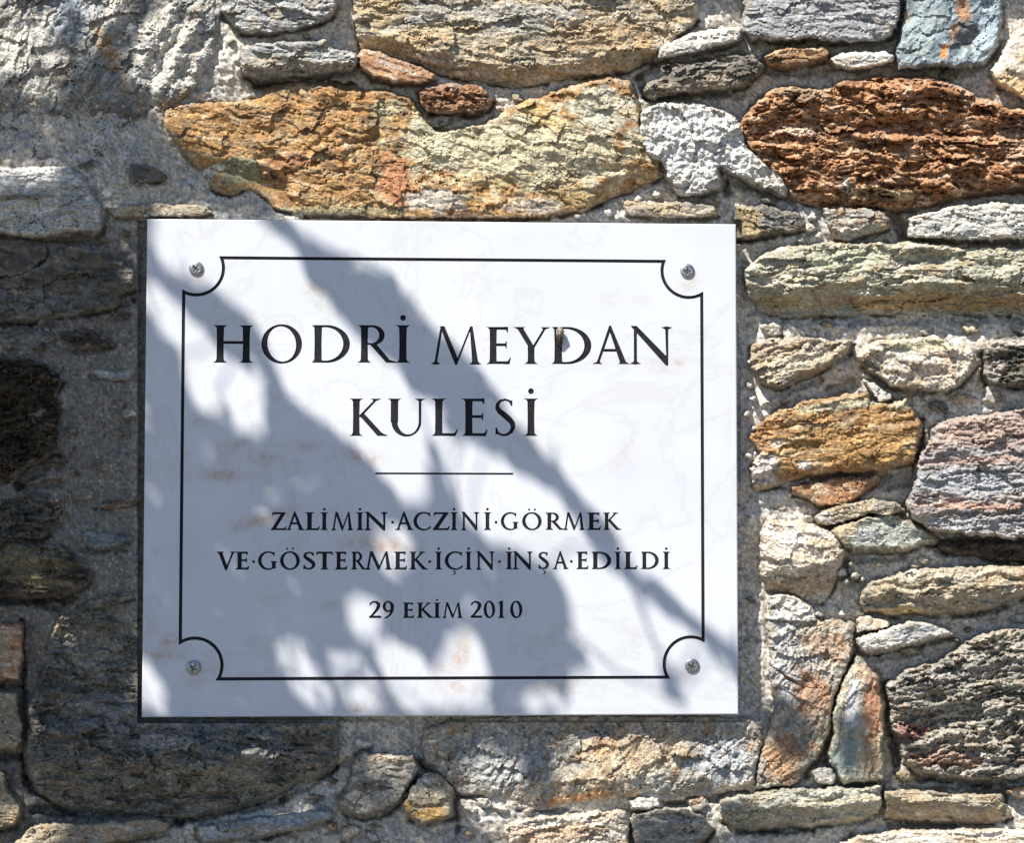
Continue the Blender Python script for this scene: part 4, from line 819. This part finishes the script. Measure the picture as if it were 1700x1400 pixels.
# stains where the photograph has them: x,y,rx,ry,angle,strength,channel
ST = [(370,788,30,6,-3,.8,0),(375,750,20,14,0,.35,0),(440,762,26,7,-4,.45,0),(395,738,16,4,0,.5,0),(420,867,28,4,14,.9,0),(470,850,26,3,10,.4,0),(600,900,34,10,8,.45,0),(640,906,22,8,0,.8,0),(680,912,14,5,0,.4,0),(605,760,26,6,-14,.6,0),(505,740,30,5,0,.4,0),
 (765,1085,8,22,-14,.75,0),(775,1060,6,16,-20,.5,1),(545,1005,22,7,0,.55,1),(282,1064,9,6,0,.7,0),(245,1045,14,6,0,.45,0),(265,1090,34,4,0,.55,0),(760,1140,22,10,0,.4,0),(595,1183,8,5,0,.9,0),(530,500,16,12,0,.5,1),(520,480,9,6,0,.5,0),(545,540,8,14,0,.35,1),
 (330,700,12,6,0,.3,0),(365,680,8,16,0,.35,1),(1125,603,8,3,0,.5,0),(1100,612,26,8,0,.25,0),(1015,497,14,10,0,.2,0),(1065,497,18,9,0,.16,0),(855,395,40,10,0,.14,1),(1040,760,14,30,0,.15,0),(915,1140,34,7,6,.35,0),(355,1110,12,5,0,.35,0),(735,1110,10,6,0,.45,0),
 (255,400,9,30,0,.22,1),(300,610,26,10,0,.22,1),(448,505,8,6,0,.3,1),(670,520,20,8,0,.2,1),(385,1140,26,8,0,.16,1),(900,1060,44,10,30,.25,1),(1060,1050,12,12,0,.15,0),(1145,478,14,5,0,.35,1),(1150,462,8,10,0,.3,0),(330,1130,16,10,0,.2,1),(327,464,7,9,0,.3,0),(1143,470,8,9,0,.35,0),(324,1126,8,9,0,.35,0),(1150,1124,8,9,0,.3,0),(1212,700,6,60,0,.12,0),(700,1184,200,5,0,.16,1),(245,700,5,160,0,.16,1),(1000,1186,90,4,0,.2,0),(700,368,160,4,0,.14,1),(1120,368,60,4,0,.2,0),(520,935,60,20,0,.18,1),(420,980,60,30,0,.12,1),(300,940,26,50,0,.14,1)]
at = slab.data.color_attributes.new('stain', 'FLOAT_COLOR', 'POINT')
co = np.array([(v.co.x, v.co.z-ZC) for v in slab.data.vertices]); sa_ = np.zeros((len(co), 4)); sa_[:, 3] = 1
for sx, sy, rx, ry, an, sg, chn in ST:
    cx, cz = uz(sx, sy); a = R(an); dx, dz = (co[:, 0]-cx)/PX, (co[:, 1]-cz)/PX
    du = dx*math.cos(a)+dz*math.sin(a); dv = -dx*math.sin(a)+dz*math.cos(a); rx += 4; ry += 4
    m = np.minimum(1, np.exp(-(du/rx)**2-(dv/ry)**2)*sg*1.7)
    sa_[:, chn] = np.maximum(sa_[:, chn], m)
at.data.foreach_set('color', sa_.ravel())
# painted engraving: floor sunk below the face, walls up to it
for nm, L_ in GL:
    P_ = []; E_ = []
    for l in L_:
        i0 = len(P_); P_ += l; E_ += [(i0+i, i0+(i+1) % len(l)) for i in range(len(l))]
    o_, _e, f_, _a, _b, _c = delaunay_2d_cdt([Vector(p) for p in P_], E_, [], 0, 1e-7, False)
    O_ = np.array([(v.x, v.y) for v in o_]); F_ = np.array([f for f in f_ if len(f) == 3]); c_ = O_[F_].mean(1)
    cnt = np.zeros(len(F_), bool)
    for l in L_: cnt ^= polysd(c_[:, 0], c_[:, 1], l) > 0
    mid = O_.mean(0); vv = [(p[0]-mid[0], DEP, p[1]-mid[1]) for p in O_]; ff = []
    for f in F_[cnt]:
        a, b_, c2 = O_[f[0]], O_[f[1]], O_[f[2]]
        ff.append(tuple(f) if (b_[0]-a[0])*(c2[1]-a[1])-(b_[1]-a[1])*(c2[0]-a[0]) > 0 else (f[0], f[2], f[1]))
    for l in L_:
        i0 = len(vv); n = len(l)
        vv += [(p[0]-mid[0], DEP, p[1]-mid[1]) for p in l]+[(p[0]-mid[0], .00012, p[1]-mid[1]) for p in l]
        ff += [(i0+i, i0+(i+1) % n, i0+n+(i+1) % n, i0+n+i) for i in range(n)]
    pydata(nm, vv, ff, ink, plaque, (mid[0], 0, mid[1]+ZC))
# screws: domed heads with a cross recess
steel, nt, b = newmat('zinc_screw', .38, .5); b.inputs['Metallic'].default_value = .85; b.inputs['Base Color'].default_value = (.42, .43, .44, 1)
nz = nt.nodes.new('ShaderNodeTexNoise'); nz.inputs['Scale'].default_value = 700; tcn = nt.nodes.new('ShaderNodeTexCoord'); nt.links.new(tcn.outputs['Object'], nz.inputs[0])
rp = nt.nodes.new('ShaderNodeValToRGB'); rp.color_ramp.elements[0].color = (.20, .19, .18, 1); rp.color_ramp.elements[0].position = .35; rp.color_ramp.elements[1].color = (.55, .56, .58, 1); rp.color_ramp.elements[1].position = .65
nt.links.new(nz.outputs[0], rp.inputs[0]); nt.links.new(rp.outputs[0], b.inputs['Base Color'])
def screw_mesh():
    n, RR = 48, .0060; vv = []; ff = []
    rad = np.concatenate([np.linspace(.0002, .0045, 22), np.linspace(.0048, RR, 6)])
    for r_ in rad:
        for i in range(n):
            a = 2*math.pi*i/n; x_, z_ = r_*math.cos(a), r_*math.sin(a); tt = r_/RR
            h_ = .0021*math.sqrt(max(0, 1-(tt*.93)**2.6))
            cr = max(min(abs(x_), abs(z_))-.00055*(1-max(abs(x_), abs(z_))/.0036*.5), max(abs(x_), abs(z_))-.0032)
            if cr < .00015: h_ -= .0019*min(1, (.00015-cr)/.0004)
            vv.append((x_, -h_, z_))
    for k in range(len(rad)-1):
        for i in range(n): ff.append((k*n+i, k*n+(i+1) % n, (k+1)*n+(i+1) % n, (k+1)*n+i))
    b0 = len(vv); kk = len(rad)-1
    vv += [(RR*math.cos(2*math.pi*i/n), .0004, RR*math.sin(2*math.pi*i/n)) for i in range(n)]
    for i in range(n): ff.append((kk*n+i, kk*n+(i+1) % n, b0+(i+1) % n, b0+i))
    vv.append((0, 0, 0)); ff += [(len(vv)-1, (i+1) % n, i) for i in range(n)]
    return vv, [f[::-1] for f in ff]
sv, sf = screw_mesh(); sm = None
for i, (cx, cz) in enumerate(SCR):
    if sm is None: o = pydata('screw', sv, sf, steel, plaque, smooth=True); sm = o.data
    else: o = bpy.data.objects.new('screw', sm); col.objects.link(o); child(o, plaque)
    o.location = (cx, -.0001, cz+ZC); o.rotation_euler = (0, [R(38), R(5), R(30), R(18)][i], 0)

# ------------------------------------------------------------------ insect case on the letter D
def lathe(path, rads, n=14, seed=0, amp=0):
    vv = []; ff = []; rs_ = np.random.RandomState(seed)
    for k, (p, r_) in enumerate(zip(path, rads)):
        for i in range(n):
            a = 2*math.pi*i/n; q = r_*(1+amp*rs_.uniform(-1, 1))
            vv.append((p[0]+q*math.cos(a), p[1]+q*math.sin(a), p[2]))
    for k in range(len(path)-1):
        for i in range(n): ff.append((k*n+i, k*n+(i+1) % n, (k+1)*n+(i+1) % n, (k+1)*n+i))
    ff.append(tuple(range(n))[::-1]); ff.append(tuple((len(path)-1)*n+i for i in range(n)))
    return vv, ff
hair, nt, b = newmat('grey_brown_down', .95, .1); b.inputs['Base Color'].default_value = (.30, .25, .20, 1)
nz = nt.nodes.new('ShaderNodeTexNoise'); nz.inputs['Scale'].default_value = 1200; rp = nt.nodes.new('ShaderNodeValToRGB'); tcn = nt.nodes.new('ShaderNodeTexCoord'); nt.links.new(tcn.outputs['Object'], nz.inputs[0])
rp.color_ramp.elements[0].color = (.06, .045, .035, 1); rp.color_ramp.elements[0].position = .4; rp.color_ramp.elements[1].color = (.50, .44, .37, 1); rp.color_ramp.elements[1].position = .62
nt.links.new(nz.outputs[0], rp.inputs[0]); nt.links.new(rp.outputs[0], b.inputs['Base Color'])
dk, nt, b = newmat('dark_brown_shell', .5, .4); b.inputs['Base Color'].default_value = (.035, .018, .010, 1)
bx, bz = uz(929, 563)
bug = empty('insect', (bx, 0, bz+ZC)); tag(bug, 'tiny brown and grey insect clinging to the first stroke of the letter D', 'insect')
zz = np.linspace(0, .0085, 10); vv, ff = lathe([(0, -.0030-.0012*math.sin(z/.0085*2.6), z) for z in zz], .0030*np.array([.75, .95, 1.05, 1.1, 1.1, 1.05, 1, .9, .7, .35]), 14, 3, .13)
pydata('body', vv, ff, hair, bug, (bx, 0, bz+.0012+ZC), True)
zz = np.linspace(0, .0085, 9); vv, ff = lathe([(.0001, -.0016-.0015*(z/.0085), z) for z in zz], .0023*np.array([.25, .5, .75, .9, 1, 1.05, 1.05, 1, .8]), 14, 5, .05)
pydata('abdomen', vv, ff, dk, bug, (bx, 0, bz-.0070+ZC), True)
for s_ in (-1, 1):
    for j_ in range(3):
        z0 = .001+j_*.0022; p0 = np.array([s_*.002, -.0022, z0]); p1 = np.array([s_*.0042, -.0026, z0+.0006*(j_-1)]); p2 = np.array([s_*.0052, -.0002, z0+.0014*(j_-1)])
        vv = []; ff = []
        for p, w_ in ((p0, .00022), (p1, .00018), (p2, .0001)): vv += [tuple(p+np.array([0, w_, 0])), tuple(p+np.array([0, -w_, w_])), tuple(p+np.array([0, -w_, -w_]))]
        for q_ in range(2):
            for i in range(3): ff.append((q_*3+i, q_*3+(i+1) % 3, q_*3+3+(i+1) % 3, q_*3+3+i))
        pydata('leg', vv, ff, dk, bug, (bx, 0, bz+ZC))

# ------------------------------------------------------------------ dry twig on the rust stone
def tube(P_, Rr, n=7):
    P_ = [np.array(p) for p in P_]; vv = []; ff = []
    for k, p in enumerate(P_):
        t = P_[min(k+1, len(P_)-1)]-P_[max(k-1, 0)]; t = t/(np.linalg.norm(t)+1e-9); a = np.cross(t, [0, 1, 0]); 
        if np.linalg.norm(a) < .05: a = np.cross(t, [1, 0, 0])
        a /= np.linalg.norm(a); b_ = np.cross(t, a)
        for i in range(n): q_ = 2*math.pi*i/n; vv.append(tuple(p+Rr[k]*(a*math.cos(q_)+b_*math.sin(q_))))
    for k in range(len(P_)-1):
        for i in range(n): ff.append((k*n+i, k*n+(i+1) % n, (k+1)*n+(i+1) % n, (k+1)*n+i))
    ff += [tuple(range(n))[::-1], tuple((len(P_)-1)*n+i for i in range(n))]
    return vv, ff
twm, nt, b = newmat('dry_twig', .8, .2); b.inputs['Base Color'].default_value = (.06, .042, .028, 1)
pts = [(1276, 1103), (1288, 1110), (1300, 1120), (1308, 1127), (1317, 1131), (1325, 1137), (1336, 1140), (1350, 1143), (1364, 1143)]
P3 = []
for px_, py_ in pts:
    X, Z = W(np.array([px_]), np.array([py_]), np.array([6.])); P3.append(np.array([X[0], -.0045, Z[0]+ZC]))
o0 = P3[0]; vv, ff = tube([p-o0 for p in P3], [.0004, .0005, .0009, .0019, .0016, .0005, .0004, .0004, .0003])
tw = pydata('twig', vv, ff, twm, None, tuple(o0), True); tag(tw, 'thin dark dry twig caught across the tall grey and rust stone', 'twig')

# ------------------------------------------------------------------ ground
gm, nt, b = newmat('pale_gravel_paving', .95, .1)
nz = nt.nodes.new('ShaderNodeTexNoise'); nz.inputs['Scale'].default_value = 6; nz.inputs['Detail'].default_value = 8
rp = nt.nodes.new('ShaderNodeValToRGB'); rp.color_ramp.elements[0].color = (.11, .105, .10, 1); rp.color_ramp.elements[1].color = (.20, .185, .165, 1)
tcn = nt.nodes.new('ShaderNodeTexCoord'); nt.links.new(tcn.outputs['Object'], nz.inputs[0]); nt.links.new(nz.outputs[0], rp.inputs[0]); nt.links.new(rp.outputs[0], b.inputs['Base Color'])
gr = pydata('ground', [(-60, -120, 0), (60, -120, 0), (60, .25, 0), (-60, .25, 0)], [(0, 1, 2, 3)], gm); tag(gr, kind='structure')

# ------------------------------------------------------------------ the tree whose boughs shade the wall
#   lit and shaded patches on the wall, photograph pixels; painted in order (1 = shade, 0 = sun)
SH = [(1, [(-700,-400),(60,-400),(290,-30),(270,40),(205,110),(262,185),(275,215),(330,240),(440,300),(460,350),(395,365),(470,365),(520,410),(575,440),(620,462),(636,470),(655,470),(690,505),(722,560),(780,600),(830,660),(870,730),(923,780),(960,830),(1000,870),(1029,895),(1051,955),(1115,994),(1164,1045),(1225,1090),(1300,1150),(1345,1190),(1350,1250),(1320,1262),(1280,1225),(1225,1129),(1180,1097),(1132,1055),(1077,1017),(1003,949),(977,911),(929,840),(852,792),(800,760),(743,750),(749,814),(788,888),(826,917),(910,949),(948,981),(955,1039),(981,1097),(997,1145),(960,1130),(955,1190),(930,1225),(940,1330),(830,1345),(835,1400),(1040,1345),(1200,1330),(1330,1390),(1330,1500),(1200,1800),(-700,1800)]),
 (0, [(274,355),(395,355),(440,400),(480,430),(500,465),(512,500),(540,520),(570,560),(610,600),(660,640),(700,690),(712,740),(716,800),(718,846),(704,850),(690,848),(668,820),(640,785),(600,742),(560,718),(520,690),(490,655),(475,610),(470,575),(440,540),(400,505),(365,485),(305,470),(274,438)]),
 (0, [(700,690),(745,752),(750,720),(720,690)]),
 (0, [(248,484),(303,535),(348,585),(371,612),(418,650),(448,700),(438,738),(416,728),(395,682),(385,690),(362,706),(343,690),(330,640),(322,600),(260,530),(244,500)]),
 (0, [(420,636),(446,648),(450,674),(430,668)]),
 (0, [(640,900),(672,898),(690,930),(686,968),(660,968),(645,940)]),
 (0, [(592,1012),(612,1012),(636,1050),(632,1078),(610,1068)]),
 (0, [(478,1092),(500,1094),(530,1140),(560,1192),(530,1192),(500,1145)]),
 (0, [(562,1108),(592,1106),(622,1150),(645,1192),(600,1192),(585,1150)]),
 (0, [(640,1098),(680,1096),(715,1135),(760,1130),(768,1080),(792,1078),(812,1110),(818,1150),(808,1192),(690,1192),(660,1140)]),
 (0, [(236,1115),(250,1122),(280,1192),(236,1192)]), (0, [(236,692),(252,696),(256,722),(236,722)]),
 (0, [(890,1165),(925,1165),(940,1200),(880,1200)]),
 (1, [(1100,1120),(1128,1118),(1150,1190),(1110,1190)]),
 (0, [(-40,-10),(30,5),(60,40),(82,75),(110,106),(114,124),(66,152),(10,128),(-40,104)]), (0, [(60,-40),(100,-40),(112,20),(96,60),(80,30)]), (0, [(46,140),(70,132),(106,142),(104,160),(70,164),(44,158)]), (0, [(-40,-60),(60,-60),(30,-10),(-40,0)]),
 (0, [(128,-40),(220,-40),(208,24),(182,56),(148,46)]), (0, [(150,60),(176,52),(160,100),(140,120),(132,100)]), (0, [(208,110),(240,80),(262,40),(285,0),(300,0),(285,90),(262,150),(225,145)]), (0, [(262,150),(280,118),(300,90),(330,150),(300,165),(268,165)]),
 (0, [(-40,262),(96,264),(114,300),(98,330),(30,334),(-40,330)]), (0, [(272,338),(352,338),(352,356),(272,356)]), (0, [(290,318),(330,318),(345,342),(300,340)]),
 (0, [(84,1004),(100,1004),(94,1042),(80,1042)]), (0, [(10,1370),(90,1355),(110,1372),(60,1430),(0,1430)]), (0, [(-40,1272),(10,1278),(12,1300),(-40,1302)]),
 (0, [(618,1248),(690,1246),(686,1272),(656,1310),(636,1306),(640,1278)]), (0, [(690,1330),(750,1325),(752,1372),(690,1372)]), (0, [(664,1328),(684,1322),(690,1350),(668,1348)]),
 (0, [(742,1262),(800,1238),(852,1228),(856,1300),(850,1335),(800,1330),(760,1300)]), (0, [(450,1290),(490,1284),(480,1330),(440,1330)]),
 (0, [(930,1240),(1000,1225),(1090,1215),(1150,1225),(1160,1260),(1150,1345),(1040,1350),(1040,1420),(800,1440),(740,1400),(860,1350),(930,1345)]),
 (0, [(1206,1240),(1265,1235),(1275,1300),(1225,1318),(1200,1330)]),
 (1, [(1392,1205),(1470,1190),(1476,1290),(1400,1310)]), (1, [(1560,1384),(1740,1376),(1740,1470),(1560,1470)]),
]
GS = 4.0; ox, oy = -640, -360; nxg, nyg = 530, 520
gxx, gyy = np.meshgrid(ox+GS*np.arange(nxg), oy+GS*np.arange(nyg)); mask = np.zeros(gxx.shape, bool)
for v_, P_ in SH:
    A = np.array(P_); s_ = (gxx > A[:, 0].min()-1) & (gxx < A[:, 0].max()+1) & (gyy > A[:, 1].min()-1) & (gyy < A[:, 1].max()+1)
    sd = polysd(gxx[s_], gyy[s_], smooth_poly(P_)); sub = mask[s_]; sub[sd > (0 if v_ else -10)] = bool(v_); mask[s_] = sub
cover = np.zeros(mask.shape, bool); LV = []
rs = np.random.RandomState(5)
def leafmask(L_, w_, a):
    r_ = int(L_/2/GS)+2; qx, qy = np.meshgrid(np.arange(-r_, r_+1)*GS, np.arange(-r_, r_+1)*GS)
    uu = qx*math.cos(a)+qy*math.sin(a); vv_ = -qx*math.sin(a)+qy*math.cos(a)
    return r_, (np.abs(uu) < L_/2) & (np.abs(vv_) < w_/2*np.sqrt(np.clip(1-(2*uu/L_)**2, 0, 1)))
SHP = []
for L_, w_ in ((170, 62), (120, 46), (84, 34), (56, 26), (36, 18)):
    for a in np.linspace(0, math.pi, 12, endpoint=False): SHP.append((L_, w_, a)+leafmask(L_, w_, a))
for stage, (Ls, tries) in enumerate((((170, 120), 1500), ((120, 84), 2200), ((84, 56), 3500), ((56, 36), 6000), ((36,), 9000))):
    cand = [s_ for s_ in SHP if s_[0] in Ls]
    todo = np.argwhere(mask & ~cover)
    if not len(todo): break
    pick = todo[rs.permutation(len(todo))[:tries]]
    for j_, i_ in pick:
        if cover[j_, i_]: continue
        best = None
        for k_ in rs.permutation(len(cand))[:10]:
            L_, w_, a, r_, lm = cand[k_]
            if j_-r_ < 0 or i_-r_ < 0 or j_+r_+1 > nyg or i_+r_+1 > nxg: continue
            mm_ = mask[j_-r_:j_+r_+1, i_-r_:i_+r_+1]; cc_ = cover[j_-r_:j_+r_+1, i_-r_:i_+r_+1]
            n_ = lm.sum(); out_ = (lm & ~mm_).sum()
            if out_ > (.05 if stage < 4 else .10)*n_: continue
            gain = (lm & mm_ & ~cc_).sum()/n_**.35-out_*.1
            if best is None or gain > best[0]: best = (gain, L_, w_, a, r_, lm)
        if best and best[0] > (1.0 if stage < 3 else .4 if stage < 4 else .15):
            _, L_, w_, a, r_, lm = best; cover[j_-r_:j_+r_+1, i_-r_:i_+r_+1] |= lm
            LV.append((ox+i_*GS, oy+j_*GS, L_*1.02, w_*1.04, a))
tree = empty('tree', (-2.3, -1.3, 0)); tag(tree, 'leafy tree whose boughs throw dappled shade over the left of the wall and plaque', 'tree')
bark, nt, b = newmat('tree_bark', .9, .1); b.inputs['Base Color'].default_value = (.12, .09, .065, 1)
lfm, nt, b = newmat('green_leaf', .6, .3); nz = nt.nodes.new('ShaderNodeTexNoise'); nz.inputs['Scale'].default_value = 5
rp = nt.nodes.new('ShaderNodeValToRGB'); rp.color_ramp.elements[0].color = (.035, .07, .018, 1); rp.color_ramp.elements[1].color = (.09, .13, .035, 1)
nt.links.new(nz.outputs[0], rp.inputs[0]); nt.links.new(rp.outputs[0], b.inputs['Base Color'])
vv = []; ff = []; bases = []
TREE = np.array([-2.3, -1.3, 0.0])
for lx, ly, L_, w_, a in LV:
    t0 = rs.uniform(.95, 1.35)+max(0, ly-1350)*.001; tu, tv = rs.uniform(-.35, .35), rs.uniform(-.5, .5)
    i0 = len(vv); prof = [(-.5, 0), (-.32, .36), (-.05, .5), (.25, .38), (.5, 0), (.25, -.38), (-.05, -.5), (-.32, -.36)]
    for pu, pv in prof:
        u_ = pu*L_; v_ = pv*w_; xx_ = lx+u_*math.cos(a)-v_*math.sin(a); yy_ = ly+u_*math.sin(a)+v_*math.cos(a)
        X, Z = W(np.array([xx_]), np.array([yy_]), np.array([-12.]))
        t = t0+(tu*u_+tv*abs(v_))*PX*2
        p = np.array([X[0], .006, Z[0]+ZC])-SUN*t
        vv.append(tuple(p-TREE))
    ff += [(i0, i0+1, i0+2, i0+3, i0+4), (i0, i0+4, i0+5, i0+6, i0+7)]
    bases.append(np.array(vv[i0]))
lv = pydata('foliage', vv, ff, lfm, None, tuple(TREE)); lv['kind'] = 'stuff'; child(lv, tree)
B_ = np.array(bases)
# trunk, boughs through the shaded mass, twigs out to every leaf
vv, ff = tube([(0, 0, 0), (.05, -.03, .6), (-.03, .02, 1.3), (.06, 0, 2.1), (.02, .03, 3.0), (.1, .0, 4.0)], [.17, .14, .13, .12, .10, .05], 14)
pydata('trunk', vv, ff, bark, tree, tuple(TREE), True)
order = np.argsort(B_[:, 0]-.15*B_[:, 2]); par = np.full(len(B_), -1)      # every leaf hangs on the nearest leaf nearer the trunk
for k_ in range(1, len(order)):
    p = B_[order[k_]]; prev_ = B_[order[:k_]]; par[order[k_]] = order[int(((prev_-p)**2).sum(1).argmin())]
roots = order[:60:12]
for i_ in roots:
    c_ = B_[i_]; st_ = np.array([.03, 0, max(1.6, c_[2]*.7)]); m1 = st_*.6+c_*.4+np.array([0, -.05, .12]); vv, ff = tube([st_, m1, c_], [.035, .018, .004], 8)
    pydata('limb', vv, ff, bark, tree, tuple(TREE), True)
vv = []; ff = []
for i_, p in enumerate(B_):
    if par[i_] < 0: continue
    a = B_[par[i_]]; v2, f2 = tube([a, (a+p)/2+rs.uniform(-.01, .01, 3), p], [.0013, .0011, .0009], 4); o_ = len(vv); vv += v2; ff += [tuple(i+o_ for i in f) for f in f2]
tg = pydata('twigs', vv, ff, bark, tree, tuple(TREE)); tg['kind'] = 'stuff'
